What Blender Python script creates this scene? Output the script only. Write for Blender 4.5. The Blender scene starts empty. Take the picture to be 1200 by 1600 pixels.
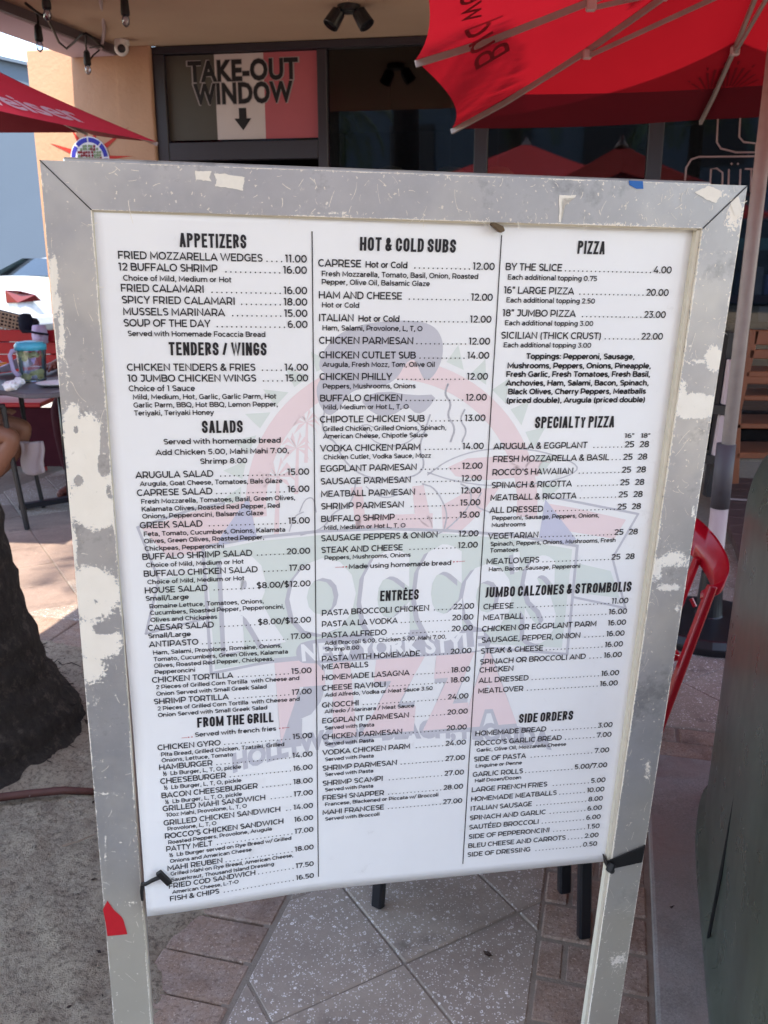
import bpy, bmesh, math, random
from mathutils import Vector, Matrix, noise
from bisect import bisect
R = math.radians
random.seed(7)
SC = bpy.context.scene
COL = SC.collection

# ------------------------------------------------------------------ camera, light, exposure
FPX, PITCH, CAMH = 1400.0, R(16), 1.4
cd = bpy.data.cameras.new('camera'); cam = bpy.data.objects.new('camera', cd); COL.objects.link(cam)
cam.location = (0, 0, CAMH); cam.rotation_euler = (R(90) - PITCH, 0, 0)
cd.sensor_fit = 'HORIZONTAL'; cd.sensor_width = 36; cd.lens = FPX / 1200 * 36
cd.clip_start = 0.05; cd.clip_end = 600
cd.dof.use_dof = True; cd.dof.focus_distance = 1.2; cd.dof.aperture_fstop = 20
SC.camera = cam
SUN_EL, SUN_DIR = R(62), Vector((-0.21, -0.978)).normalized()
wd = bpy.data.worlds.new("World"); SC.world = wd; wd.use_nodes = True
wn = wd.node_tree.nodes; wl = wd.node_tree.links
sky = wn.new('ShaderNodeTexSky'); sky.sky_type = 'NISHITA'; sky.sun_disc = False
sky.sun_elevation = SUN_EL; sky.sun_rotation = math.atan2(SUN_DIR.x, SUN_DIR.y)
sky.air_density = 1.0; sky.dust_density = 0.4; sky.ozone_density = 1.0
wl.new(sky.outputs[0], wn['Background'].inputs['Color']); wn['Background'].inputs['Strength'].default_value = 0.15
sl = bpy.data.lights.new('sun', 'SUN'); sl.energy = 2.2; sl.angle = R(0.6); sl.color = (1, 0.95, 0.88)
so = bpy.data.objects.new('sun', sl); COL.objects.link(so)
tosun = Vector((SUN_DIR.x * math.cos(SUN_EL), SUN_DIR.y * math.cos(SUN_EL), math.sin(SUN_EL)))
so.rotation_euler = tosun.to_track_quat('Z', 'Y').to_euler(); so.location = (0, -3, 9)
vs = SC.view_settings; vs.view_transform = 'Standard'; vs.look = 'None'; vs.exposure = 2.45; vs.gamma = 1
vs.use_curve_mapping = False
vs.use_white_balance = True; vs.white_balance_temperature = 7300; vs.white_balance_tint = 10   # camera white balance for open shade

# ------------------------------------------------------------------ measuring helpers
def ray(x, y):
    a = (x - 600) / FPX; b = (800 - y) / FPX
    return Vector((a, math.cos(PITCH) + b * math.sin(PITCH), b * math.cos(PITCH) - math.sin(PITCH)))
EYE = Vector((0, 0, CAMH))
def proj(p):
    d = p - EYE
    F = d.y * math.cos(PITCH) - d.z * math.sin(PITCH); U = d.z * math.cos(PITCH) + d.y * math.sin(PITCH)
    return 600 + FPX * d.x / F, 800 - FPX * U / F
def onplane(x, y, o, n):
    r = ray(x, y); return EYE + r * ((o - EYE).dot(n) / r.dot(n))
def atz(x, y, z=0.0):
    r = ray(x, y); return EYE + r * ((z - CAMH) / r.z)
def aty(x, y, Y):
    r = ray(x, y); return EYE + r * (Y / r.y)
def camvec(x, d, f):       # camera right / down / forward to world
    return Vector((x, f * math.cos(PITCH) - d * math.sin(PITCH), -d * math.cos(PITCH) - f * math.sin(PITCH)))
AX = Vector((.25, .968, 0)).normalized(); BX = Vector((.968, -.25, 0)).normalized()
def ab(a, b, z=0.0): return AX * a + BX * b + Vector((0, 0, z))

# ------------------------------------------------------------------ object helpers
ORG = {}
def props(o, label=None, cat=None, group=None, kind=None):
    if label: o['label'] = label
    if cat: o['category'] = cat
    if group: o['group'] = group
    if kind: o['kind'] = kind
    return o
def thing(name, label, cat, loc=(0, 0, 0), group=None):
    o = bpy.data.objects.new(name, None); COL.objects.link(o); o.location = loc; o.empty_display_size = .1
    ORG[o] = Vector(loc); return props(o, label, cat, group)
def setting(name, loc=(0, 0, 0)):
    o = bpy.data.objects.new(name, None); COL.objects.link(o); o.location = loc
    ORG[o] = Vector(loc); o['kind'] = 'structure'; return o
def copy_tree(o, parent=None):
    c = o.copy(); COL.objects.link(c); c.parent = parent
    for ch in list(o.children): copy_tree(ch, c)
    return c

class MB:
    def __init__(s): s.v = []; s.f = []; s.mi = []; s.m = 0
    def add(s, vs_, fs):
        k = len(s.v); s.v += [Vector(v) for v in vs_]; s.f += [tuple(i + k for i in f) for f in fs]
        s.mi += [s.m] * len(fs); return s
    def hexa(s, p):      # 8 points, bottom 4 then top 4
        return s.add(p, [(3, 2, 1, 0), (4, 5, 6, 7), (0, 1, 5, 4), (1, 2, 6, 5), (2, 3, 7, 6), (3, 0, 4, 7)])
    def box(s, c, d, rz=0, M=None):
        c = Vector(c); q = []
        for z in (-1, 1):
            for x, y in ((-1, -1), (1, -1), (1, 1), (-1, 1)):
                v = Vector((x * d[0] / 2, y * d[1] / 2, z * d[2] / 2))
                v = (M @ v) if M else (Matrix.Rotation(rz, 3, 'Z') @ v); q.append(c + v)
        return s.hexa(q)
    def fbox(s, o, u, v, w):   # box from a corner and three edge vectors
        o, u, v, w = map(Vector, (o, u, v, w))
        return s.hexa([o, o + u, o + u + v, o + v, o + w, o + u + w, o + u + v + w, o + v + w])
    def prism(s, pts, h):     # polygon pts (3d), extrude by vector h
        n = len(pts); h = Vector(h); p = [Vector(q) for q in pts]
        return s.add(p + [q + h for q in p], [tuple(range(n))[::-1], tuple(range(n, 2 * n))] + [(i, (i + 1) % n, n + (i + 1) % n, n + i) for i in range(n)])
    def tube(s, pts, r, n=8, cap=True):
        pts = [Vector(p) for p in pts]; rr = r if isinstance(r, (list, tuple)) else [r] * len(pts)
        k = len(s.v); up = None; vs_ = []; fs = []
        for i, p in enumerate(pts):
            t = (pts[min(i + 1, len(pts) - 1)] - pts[max(i - 1, 0)]).normalized()
            if up is None: up = Vector((0, 0, 1)) if abs(t.z) < .9 else Vector((1, 0, 0))
            x = t.cross(up).normalized(); up = x.cross(t).normalized()
            for j in range(n):
                a = 2 * math.pi * j / n; vs_.append(p + (x * math.cos(a) + up * math.sin(a)) * rr[i])
        for i in range(len(pts) - 1):
            for j in range(n):
                fs.append((i * n + j, i * n + (j + 1) % n, (i + 1) * n + (j + 1) % n, (i + 1) * n + j))
        if cap: fs += [tuple(range(n))[::-1], tuple(range((len(pts) - 1) * n, len(pts) * n))]
        return s.add(vs_, fs)
    def bar(s, pts, w, h, up=(0, 0, 1)):   # rectangular section along a path
        pts = [Vector(p) for p in pts]; vs_ = []; fs = []; up = Vector(up)
        for i, p in enumerate(pts):
            t = (pts[min(i + 1, len(pts) - 1)] - pts[max(i - 1, 0)]).normalized()
            x = t.cross(up).normalized(); y = x.cross(t).normalized()
            for a, b in ((-1, -1), (1, -1), (1, 1), (-1, 1)): vs_.append(p + x * a * w / 2 + y * b * h / 2)
        for i in range(len(pts) - 1):
            for j in range(4): fs.append((i * 4 + j, i * 4 + (j + 1) % 4, i * 4 + 4 + (j + 1) % 4, i * 4 + 4 + j))
        m = (len(pts) - 1) * 4; fs += [(3, 2, 1, 0), (m, m + 1, m + 2, m + 3)]
        return s.add(vs_, fs)
    def lathe(s, c, prof, n=20, a0=0, M=None):
        c = Vector(c); vs_ = []; fs = []
        for r, z in prof:
            for j in range(n):
                a = a0 + 2 * math.pi * j / n; v = Vector((r * math.cos(a), r * math.sin(a), z))
                vs_.append(c + (M @ v if M else v))
        for i in range(len(prof) - 1):
            for j in range(n): fs.append((i * n + j, i * n + (j + 1) % n, (i + 1) * n + (j + 1) % n, (i + 1) * n + j))
        fs += [tuple(range(n))[::-1], tuple(range((len(prof) - 1) * n, len(prof) * n))]
        return s.add(vs_, fs)
    def grid(s, fn, nu, nv):
        vs_ = [fn(i / nu, j / nv) for j in range(nv + 1) for i in range(nu + 1)]
        fs = [(j * (nu + 1) + i, j * (nu + 1) + i + 1, (j + 1) * (nu + 1) + i + 1, (j + 1) * (nu + 1) + i) for j in range(nv) for i in range(nu)]
        return s.add(vs_, fs)
    def build(s, name, mats, parent=None, smooth=False, own=False, bevel=0, seg=1, solid=0, sub=0, **pr):
        org = ORG.get(parent, Vector((0, 0, 0)))
        c = Vector((0, 0, 0))
        if own or parent is None:
            c = sum(s.v, Vector()) / max(1, len(s.v))
            if parent is None: c.z = min(v.z for v in s.v)
        else: c = org
        me = bpy.data.meshes.new(name); me.from_pydata([tuple(v - c) for v in s.v], [], s.f)
        mats = mats if isinstance(mats, (list, tuple)) else [mats]
        for m in mats: me.materials.append(m)
        if any(s.mi): me.polygons.foreach_set('material_index', s.mi)
        bm = bmesh.new(); bm.from_mesh(me); bmesh.ops.recalc_face_normals(bm, faces=bm.faces); bm.to_mesh(me); bm.free()
        if smooth: me.polygons.foreach_set('use_smooth', [True] * len(me.polygons))
        o = bpy.data.objects.new(name, me); COL.objects.link(o)
        if parent: o.parent = parent; o.location = c - org
        else: o.location = c
        ORG[o] = c.copy()
        if solid: md = o.modifiers.new('s', 'SOLIDIFY'); md.thickness = solid; md.offset = 0
        if bevel:
            md = o.modifiers.new('b', 'BEVEL'); md.width = bevel; md.segments = seg; md.limit_method = 'ANGLE'; md.angle_limit = R(35)
        if sub: md = o.modifiers.new('u', 'SUBSURF'); md.levels = md.render_levels = sub
        return props(o, **pr)

# ------------------------------------------------------------------ materials
def lin(c): return tuple(((x / 255) / 12.92 if x / 255 <= .04045 else (((x / 255) + .055) / 1.055) ** 2.4) for x in c) + (1,)
class NT:
    def __init__(s, name):
        s.m = bpy.data.materials.new(name); s.m.use_nodes = True; s.t = s.m.node_tree; s.b = s.t.nodes['Principled BSDF']
        s.out = s.t.nodes['Material Output']
    def n(s, typ, **kw):
        nd = s.t.nodes.new(typ)
        for k, v in kw.items():
            if k == 'inp':
                for a, b in v.items(): s.set(nd.inputs[a], b)
            else: setattr(nd, k, v)
        return nd
    def set(s, sock, val):
        if isinstance(val, bpy.types.NodeSocket): s.t.links.new(val, sock)
        else: sock.default_value = val
    def pos(s): return s.n('ShaderNodeNewGeometry').outputs['Position']
    def obj(s): return s.n('ShaderNodeTexCoord').outputs['Object']
    def noise(s, sc, det=4, rough=.55, vec=None, dist=0):
        return s.n('ShaderNodeTexNoise', inp={'Vector': vec or s.pos(), 'Scale': sc, 'Detail': det, 'Roughness': rough, 'Distortion': dist}).outputs[0]
    def ramp(s, fac, stops, interp='LINEAR'):
        r = s.n('ShaderNodeValToRGB'); s.set(r.inputs[0], fac); e = r.color_ramp.elements; r.color_ramp.interpolation = interp
        while len(e) < len(stops): e.new(.5)
        for i, (p, c) in enumerate(stops):
            e[i].position = p; e[i].color = c if len(c) == 4 else (*c, 1)
        return r.outputs[0]
    def mix(s, fac, a, b, mode='MIX'):
        m = s.n('ShaderNodeMix', data_type='RGBA', blend_type=mode); s.set(m.inputs[0], fac); s.set(m.inputs[6], a); s.set(m.inputs[7], b)
        return m.outputs[2]
    def math(s, op, a, b=0.0, c=0.0):
        m = s.n('ShaderNodeMath', operation=op); s.set(m.inputs[0], a); s.set(m.inputs[1], b); s.set(m.inputs[2], c); return m.outputs[0]
    def bump(s, h, st=.3, d=.01):
        b = s.n('ShaderNodeBump', inp={'Strength': st, 'Distance': d, 'Height': h}); s.set(s.b.inputs['Normal'], b.outputs[0])
    def base(s, c, rough=.6, metal=0, spec=.5):
        s.set(s.b.inputs['Base Color'], c); s.set(s.b.inputs['Roughness'], rough); s.set(s.b.inputs['Metallic'], metal)
        s.set(s.b.inputs['Specular IOR Level'], spec); return s.m
G4 = lambda v: (v, v, v, 1)
def mat(name, rgb, rough=.6, metal=0, spec=.5, var=.12, sc=12, bump=0, bsc=200, srgb=True):
    t = NT(name); c = lin(rgb) if srgb else (*rgb, 1)
    d = tuple(x * (1 - var) for x in c[:3]) + (1,); e = tuple(min(1, x * (1 + var)) for x in c[:3]) + (1,)
    if var: cc = t.mix(t.noise(sc, 5), d, e)
    else: cc = c
    t.base(cc, rough, metal, spec)
    if bump: t.bump(t.noise(bsc, 3), bump, .004)
    return t.m

M = {}
M['black_metal'] = mat('black_metal', (26, 27, 32), .35, 0, .5, .2)
M['pole_grey'] = mat('pole_grey', (138, 128, 124), .5, 0, .4, .2, 25)
M['soffit'] = mat('soffit_stucco', (188, 162, 138), .9, 0, .2, .08, 3, .25, 120)
M['stucco'] = mat('peach_stucco', (172, 136, 112), .92, 0, .2, .12, 4, 1.0, 34)
M['beam'] = mat('lilac_beam', (178, 158, 168), .7, 0, .3, .08, 3)
M['beam_side'] = mat('beam_drip_metal', (92, 82, 86), .6, 0, .3, .1)
M['dark_frame'] = mat('dark_window_frame', (38, 34, 42), .45, 0, .5, .1, 8)
M['bluewall'] = mat('blue_grey_wall', (84, 96, 110), .9, 0, .2, .05, .6)
M['white_plastic'] = mat('white_plastic', (215, 213, 210), .4, 0, .5, .04)
M['interior'] = mat('dark_interior', (26, 24, 28), .9, 0, .1, .3, 1.2)
M['black_rubber'] = mat('black_rubber', (24, 24, 26), .55, 0, .4, .2, 60)
M['cord'] = mat('black_cord', (22, 20, 22), .6, 0, .3, 0)
M['vinyl_black'] = mat('vinyl_black', (28, 26, 28), .5, 0, .3, 0)
M['vinyl_white'] = mat('vinyl_white', (186, 176, 174), .6, 0, .3, .04)
M['vinyl_green'] = mat('vinyl_dark_green', (72, 68, 62), .6, 0, .3, .05)
M['vinyl_red'] = mat('vinyl_red', (164, 84, 92), .6, 0, .3, .06)
M['vinyl_outline'] = mat('vinyl_outline', (140, 132, 134), .6, 0, .3, 0)
M['red_paint'] = mat('red_paint', (168, 16, 34), .28, 0, .5, .08)
M['skin'] = mat('skin', (118, 78, 60), .55, 0, .4, .08, 30)
M['skin_dark'] = mat('skin_tanned', (112, 62, 54), .5, 0, .4, .1, 30)
M['cloth_maroon'] = mat('maroon_cloth', (66, 24, 34), .9, 0, .2, .2, 18)
M['cloth_lilac'] = mat('lilac_cloth', (188, 172, 204), .9, 0, .2, .1, 18)
M['cloth_white'] = mat('white_cloth', (160, 148, 152), .9, 0, .2, .06, 25, .5, 90)
M['cloth_dark'] = mat('navy_cloth', (26, 28, 42), .9, 0, .2, .2, 18)
M['hair'] = mat('dark_hair', (38, 28, 24), .6, 0, .4, .2, 80)
M['table_grey'] = mat('table_grey', (82, 76, 82), .5, 0, .4, .15, 14)
M['paper_lilac'] = mat('waxed_paper', (198, 184, 214), .7, 0, .3, .06, 30)
M['paper_white'] = mat('white_paper', (215, 213, 215), .8, 0, .2, .03, 30)
M['food'] = mat('fried_food', (214, 138, 40), .6, 0, .4, .3, 60)
M['teal_lid'] = mat('teal_lid', (60, 160, 184), .35, 0, .5, .06)
M['lemon'] = mat('lemon_slices', (236, 230, 160), .5, 0, .4, .15, 60)
M['wood_orange'] = mat('orange_wood', (112, 62, 38), .5, 0, .4, .25, 9)
M['wood_dark'] = mat('dark_brown_wood', (78, 56, 54), .7, 0, .3, .22, 9)
M['white_post'] = mat('white_paint', (176, 158, 158), .6, 0, .3, .08)
M['teal'] = mat('teal_paint', (40, 120, 130), .5, 0, .4, .1)
M['blue'] = mat('blue_paint', (40, 60, 130), .5, 0, .4, .1)
M['grey_box'] = mat('grey_card', (120, 124, 130), .7, 0, .3, .1)
M['asphalt'] = mat('asphalt', (78, 76, 76), .9, 0, .2, .15, 30, .5, 300)
M['pavement'] = mat('light_pavement', (176, 168, 158), .9, 0, .2, .12, 3, .3, 120)
M['carpaint'] = mat('white_car_paint', (196, 198, 202), .15, 0, .6, 0)
M['car_trim'] = mat('car_black_trim', (20, 20, 22), .4, 0, .5, 0)
M['tail'] = mat('tail_light_red', (96, 4, 12), .15, 0, .6, .3, 9)
M['headrest'] = mat('beige_upholstery', (196, 198, 176), .8, 0, .3, .05)
M['tyre'] = mat('tyre_rubber', (24, 24, 25), .8, 0, .3, .1)
M['chrome'] = mat('brushed_metal', (170, 170, 172), .3, 1, .5, .05)
M['pipe'] = mat('brown_pipe', (84, 52, 46), .6, 0, .3, .35, 25)
M['twig'] = mat('dry_twig', (140, 122, 104), .8, 0, .2, .2, 60)
M['dry_leaf'] = mat('dry_brown_leaf', (58, 46, 40), .8, 0, .2, .3, 60)
M['leaf_green'] = mat('palm_green', (0.05, 0.09, 0.03), .5, 0, .4, .35, 3, srgb=False)
M['blue_tape'] = mat('blue_tape', (38, 98, 168), .6, 0, .3, .06, 60)
M['red_sticker'] = mat('red_sticker', (190, 26, 40), .45, 0, .5, .12, 60)
M['wedge'] = mat('brown_wood_wedge', (96, 80, 62), .8, 0, .3, .35, 120)
M['emblem_red'] = mat('emblem_red', (170, 44, 34), .7, 0, .3, .08)
M['emblem_blue'] = mat('emblem_blue', (42, 44, 140), .7, 0, .3, .08)
M['emblem_green'] = mat('emblem_green', (112, 128, 98), .7, 0, .3, .08)
M['emblem_maroon'] = mat('emblem_maroon', (112, 30, 36), .7, 0, .3, .08)
M['emblem_white'] = mat('emblem_white', (200, 196, 200), .7, 0, .3, 0)
M['neon'] = mat('unlit_tube', (150, 120, 122), .3, 0, .5, 0)
M['ink'] = mat('printed_ink', (30, 30, 36), .45, 0, .4, 0)
M['reflection_yellow'] = mat('yellow_reflection', (196, 170, 104), .5, 0, .4, .1)

def glassmat(name, tint, gl=.0, rough=.02, ior=1.45):
    t = NT(name); tr = t.n('ShaderNodeBsdfTransparent', inp={'Color': tint}); g = t.n('ShaderNodeBsdfGlossy', inp={'Roughness': rough, 'Color': (1, 1, 1, 1)})
    f = t.n('ShaderNodeFresnel', inp={'IOR': ior}); mx = t.n('ShaderNodeMixShader')
    t.set(mx.inputs[0], t.math('ADD', f.outputs[0], gl)); t.set(mx.inputs[1], tr.outputs[0]); t.set(mx.inputs[2], g.outputs[0])
    t.set(t.out.inputs['Surface'], mx.outputs[0]); return t.m
M['window_glass'] = glassmat('window_glass', (.42, .44, .48, 1), .015)
M['car_glass'] = glassmat('car_glass', (.30, .38, .36, 1), .06)
M['clear_plastic'] = glassmat('clear_plastic', (.72, .76, .86, 1), .08, .15)

def fabric(name, rgb, transl=.55):
    t = NT(name); c = lin(rgb); cc = t.mix(t.noise(6, 4), c, tuple(x * .85 for x in c[:3]) + (1,))
    t.base(cc, .85, 0, .2); w = t.n('ShaderNodeTexNoise', inp={'Vector': t.pos(), 'Scale': 900., 'Detail': 1}); t.bump(w.outputs[0], .15, .002)
    tr = t.n('ShaderNodeBsdfTranslucent'); t.set(tr.inputs[0], cc); mx = t.n('ShaderNodeMixShader'); t.set(mx.inputs[0], transl)
    t.set(mx.inputs[1], t.b.outputs[0]); t.set(mx.inputs[2], tr.outputs[0]); t.set(t.out.inputs['Surface'], mx.outputs[0]); return t.m
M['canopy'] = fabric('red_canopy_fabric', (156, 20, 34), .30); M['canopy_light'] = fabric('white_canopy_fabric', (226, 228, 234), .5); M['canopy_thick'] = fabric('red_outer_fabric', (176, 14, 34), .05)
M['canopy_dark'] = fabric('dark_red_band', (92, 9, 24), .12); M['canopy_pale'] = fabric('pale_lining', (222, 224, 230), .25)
M['canopy_print'] = fabric('dark_red_print', (118, 12, 28), .2)
M['canopy_white'] = fabric('white_print', (225, 205, 215), .3)

M['canopy_lit'] = fabric('sunlit_red_fabric', (206, 60, 84), .6); M['canopy_shaded'] = fabric('shaded_red_fabric', (104, 10, 26), .12)  # one red fabric, its sunlit and shaded tones painted in
# weathered aluminium with flaking cream paint; attribute 'paint' holds where paint is left
t = NT('weathered_aluminium')
at = t.n('ShaderNodeAttribute', attribute_name='paint').outputs['Fac']
nz = t.noise(260, 6, .7); nz2 = t.noise(45, 4, .6)
k = t.math('ADD', at, t.math('ADD', t.math('MULTIPLY', t.math('SUBTRACT', nz, .5), 1.25), t.math('MULTIPLY', t.math('SUBTRACT', nz2, .5), .5)))
msk = t.ramp(k, [(.49, G4(0)), (.53, G4(1))])
met = t.mix(t.noise(14, 5, .6), lin((160, 162, 168)), lin((200, 201, 205)))
met = t.mix(t.ramp(t.noise(5, 4, .6), [(.48, G4(0)), (.7, G4(.6))]), met, lin((222, 220, 214)))
met = t.mix(t.ramp(t.noise(7, 6, .75), [(.56, G4(0)), (.66, G4(.55))]), met, lin((120, 122, 128)))
met = t.mix(t.ramp(t.noise(120, 6, .8), [(.60, G4(0)), (.68, G4(.55))]), met, lin((226, 222, 214)))
pnt = t.mix(t.noise(30, 4), lin((240, 233, 222)), lin((226, 218, 206)))
pnt = t.mix(t.ramp(t.noise(90, 5, .7), [(.66, G4(0)), (.74, G4(.5))]), pnt, lin((176, 166, 154)))
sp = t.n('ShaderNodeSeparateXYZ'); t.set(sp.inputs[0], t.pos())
ground_refl = t.ramp(t.math('ADD', sp.outputs[2], t.math('MULTIPLY', t.noise(3, 4), .7)), [(.62, G4(.75)), (.70, G4(.75)), (1.0, G4(0))])  # warm ground reflection painted into the colour of the lower metal
met = t.mix(ground_refl, met, lin((186, 178, 160))); t.base(t.mix(msk, met, pnt), .5, 0, .5)
t.set(t.b.inputs['Metallic'], t.math('MULTIPLY', t.math('SUBTRACT', 1.0, msk), t.math('SUBTRACT', .7, t.math('MULTIPLY', ground_refl, .45))))
t.set(t.b.inputs['Roughness'], t.math('ADD', .38, t.math('MULTIPLY', msk, .25)))
sc_ = t.n('ShaderNodeMapping', inp={'Vector': t.pos(), 'Scale': (400, 400, 30)})
t.bump(t.math('ADD', t.math('MULTIPLY', msk, 1.0), t.math('MULTIPLY', t.noise(3, 3, .6, sc_.outputs[0]), .12)), .35, .0006)
M['frame'] = t.m
M['chip'] = mat('cream_paint_flake', (228, 222, 212), .6, 0, .4, .06, 200)
M['cream_edge'] = mat('cream_paint', (205, 198, 182), .6, 0, .4, .12, 60)

# panel
t = NT('white_menu_panel')
c = t.mix(t.ramp(t.noise(3.5, 5, .6), [(.35, G4(0)), (.8, G4(1))]), lin((235, 235, 236)), lin((225, 225, 228)))
c = t.mix(t.ramp(t.noise(28, 6, .75), [(.63, G4(0)), (.76, G4(.3))]), c, lin((178, 175, 172)))
c = t.mix(t.ramp(t.noise(9, 4, .7), [(.66, G4(0)), (.76, G4(.35))]), c, lin((196, 192, 188)))
t.base(c, .38, 0, .4); M['panel'] = t.m
def ink(name, rgb): return mat(name, rgb, .4, 0, .4, 0)
M['wm_pink'] = ink('faded_pink_print', (230, 210, 213)); M['wm_grey'] = ink('faded_violet_print', (191, 190, 199))
M['wm_green'] = ink('faded_green_print', (212, 219, 215)); M['wm_white'] = ink('panel_white_print', (234, 234, 236))
M['wm_blue'] = ink('faded_blue_print', (194, 195, 214)); M['wm_line'] = ink('faded_line_print', (194, 193, 201)); M['ink_red'] = ink('red_print', (190, 60, 70))

# shell terrazzo slab
def shell(name, c1, c2, amt):
    t = NT(name); p = t.pos()
    tone = t.mix(t.noise(2.2, 5, .6), lin(c1), lin(c2)); tone = t.mix(t.ramp(t.noise(16, 5, .7), [(.45, G4(0)), (.75, G4(.55))]), tone, lin(tuple(x * .78 for x in c1)))
    rnd = t.n('ShaderNodeObjectInfo').outputs['Random']; tone = t.mix(t.math('MULTIPLY', rnd, .35), tone, lin((108, 90, 86)))
    h = None
    for sc, lo, hi, keep in ((52, .15, .25, .66), (88, .16, .33, .50), (190, .0, .26, .52), (110, .0, .18, .62)):
        w = t.n('ShaderNodeVectorMath', operation='ADD'); t.set(w.inputs[0], p)
        nn = t.n('ShaderNodeTexNoise', inp={'Vector': p, 'Scale': sc * .9, 'Detail': 1}); sv = t.n('ShaderNodeVectorMath', operation='SCALE'); t.set(sv.inputs[0], nn.outputs['Color']); sv.inputs['Scale'].default_value = .35 / sc; t.set(w.inputs[1], sv.outputs[0])
        v = t.n('ShaderNodeTexVoronoi', inp={'Vector': w.outputs[0], 'Scale': float(sc), 'Randomness': 1.0})
        d = v.outputs['Distance']; sep = t.n('ShaderNodeSeparateColor'); t.set(sep.inputs[0], v.outputs['Color'])
        ring = t.math('MULTIPLY', t.math('GREATER_THAN', d, lo), t.math('LESS_THAN', d, hi))
        ring = t.math('MULTIPLY', ring, t.math('GREATER_THAN', sep.outputs[0], keep))
        arc = t.math('GREATER_THAN', t.noise(sc * 1.3, 2), .50)
        ring = t.math('MULTIPLY', ring, arc if lo > 0 else 1.0)
        tone = t.mix(t.math('MULTIPLY', ring, t.math('ADD', amt * .45, t.math('MULTIPLY', sep.outputs[1], amt * .55))), tone, lin((226, 220, 216)))
    st = t.ramp(t.noise(5, 6, .7), [(.58, G4(0)), (.72, G4(.6))]); tone = t.mix(st, tone, lin((62, 54, 52))); tone = t.mix(t.ramp(t.noise(1.7, 5, .7), [(.45, G4(0)), (.65, G4(.45))]), tone, lin((96, 82, 76)))
    t.base(tone, .75, 0, .35); t.bump(t.noise(160, 5, .7), .35, .003); return t.m
M['shell'] = shell('shell_paver', (166, 154, 141), (146, 132, 121), 1.0)
M['shell_plain'] = shell('worn_paver', (150, 132, 122), (138, 120, 110), .12)
t = NT('clay_brick'); rnd = t.n('ShaderNodeObjectInfo').outputs['Random']
c = t.mix(rnd, lin((146, 122, 106)), lin((126, 104, 92))); c = t.mix(t.ramp(t.noise(20, 6, .7), [(.4, G4(0)), (.7, G4(1))]), c, lin((152, 136, 126)))
c = t.mix(t.ramp(t.noise(120, 5, .85), [(.52, G4(0)), (.60, G4(.7))]), c, lin((98, 80, 72))); c = t.mix(t.ramp(t.noise(150, 3, .8), [(.58, G4(0)), (.66, G4(.7))]), c, lin((190, 172, 158))); c = t.mix(t.ramp(t.noise(6, 4), [(.55, G4(0)), (.7, G4(.5))]), c, lin((84, 66, 64)))
t.base(c, .85, 0, .25); t.bump(t.noise(140, 5, .75), .6, .004); M['brick'] = t.m
t = NT('sand'); p = t.pos()
c = t.mix(t.noise(4, 6, .65), lin((204, 188, 166)), lin((176, 158, 138))); c = t.mix(t.ramp(t.noise(70, 8, .85), [(.50, G4(0)), (.58, G4(.8))]), c, lin((112, 98, 86))); c = t.mix(t.ramp(t.noise(11, 6, .8), [(.52, G4(0)), (.62, G4(.4))]), c, lin((134, 118, 104)))
c = t.mix(t.ramp(t.noise(330, 2, .7), [(.66, G4(0)), (.72, G4(.9))]), c, lin((196, 186, 176))); c = t.mix(t.ramp(t.noise(130, 3, .8), [(.68, G4(0)), (.74, G4(.9))]), c, lin((52, 44, 42)))
t.base(c, .95, 0, .15); t.bump(t.math('ADD', t.noise(45, 6, .75), t.math('MULTIPLY', t.noise(350, 3), .4)), 1.0, .03); M['sand'] = t.m
M['grout'] = mat('sandy_grout', (128, 118, 108), .95, 0, .1, .25, 40, .5, 200)
t = NT('grit_concrete'); p = t.pos()
gm = t.ramp(t.noise(2.6, 6, .6), [(.44, G4(0)), (.56, G4(1))])
c = t.mix(gm, lin((140, 128, 124)), t.mix(t.noise(220, 4, .8), lin((70, 66, 66)), lin((176, 170, 166)))); c = t.mix(t.ramp(t.noise(9, 5, .7), [(.5, G4(0)), (.75, G4(.5))]), c, lin((104, 92, 88)))
t.base(c, .8, 0, .3); t.bump(t.mix(gm, t.noise(60, 4), t.noise(240, 5, .8)), .5, .004); M['concrete'] = t.m
t = NT('green_plastic'); mp = t.n('ShaderNodeMapping', inp={'Vector': t.pos(), 'Scale': (30, 30, 3)})
c = t.mix(t.noise(1.5, 5, .6, mp.outputs[0]), lin((58, 64, 58)), lin((84, 90, 82))); c = t.mix(t.ramp(t.noise(60, 6, .75), [(.66, G4(0)), (.72, G4(.35))]), c, lin((140, 146, 136)))
t.base(c, .24, 0, .5); t.set(t.b.inputs['Roughness'], t.math('ADD', .2, t.math('MULTIPLY', t.noise(12, 4), .2))); t.bump(t.noise(5, 2), .08, .01); M['cabinet'] = t.m
t = NT('palm_bark'); mp = t.n('ShaderNodeMapping', inp={'Vector': t.pos(), 'Scale': (22, 22, 9)})
c = t.mix(t.noise(2.2, 6, .7, mp.outputs[0]), lin((34, 30, 30)), lin((98, 90, 84))); c = t.mix(t.ramp(t.noise(24, 6, .75), [(.52, G4(0)), (.7, G4(.7))]), c, lin((128, 118, 108)))
t.base(c, .95, 0, .15); t.bump(t.math('ADD', t.noise(2.5, 6, .7, mp.outputs[0]), t.noise(90, 5, .8)), 1.0, .03); M['bark'] = t.m
t = NT('wicker'); c = t.n('ShaderNodeTexChecker', inp={'Vector': t.obj(), 'Scale': 38., 'Color1': lin((150, 128, 108)), 'Color2': lin((40, 28, 26))})
t.base(c.outputs[0], .7, 0, .3); M['wicker'] = t.m
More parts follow.
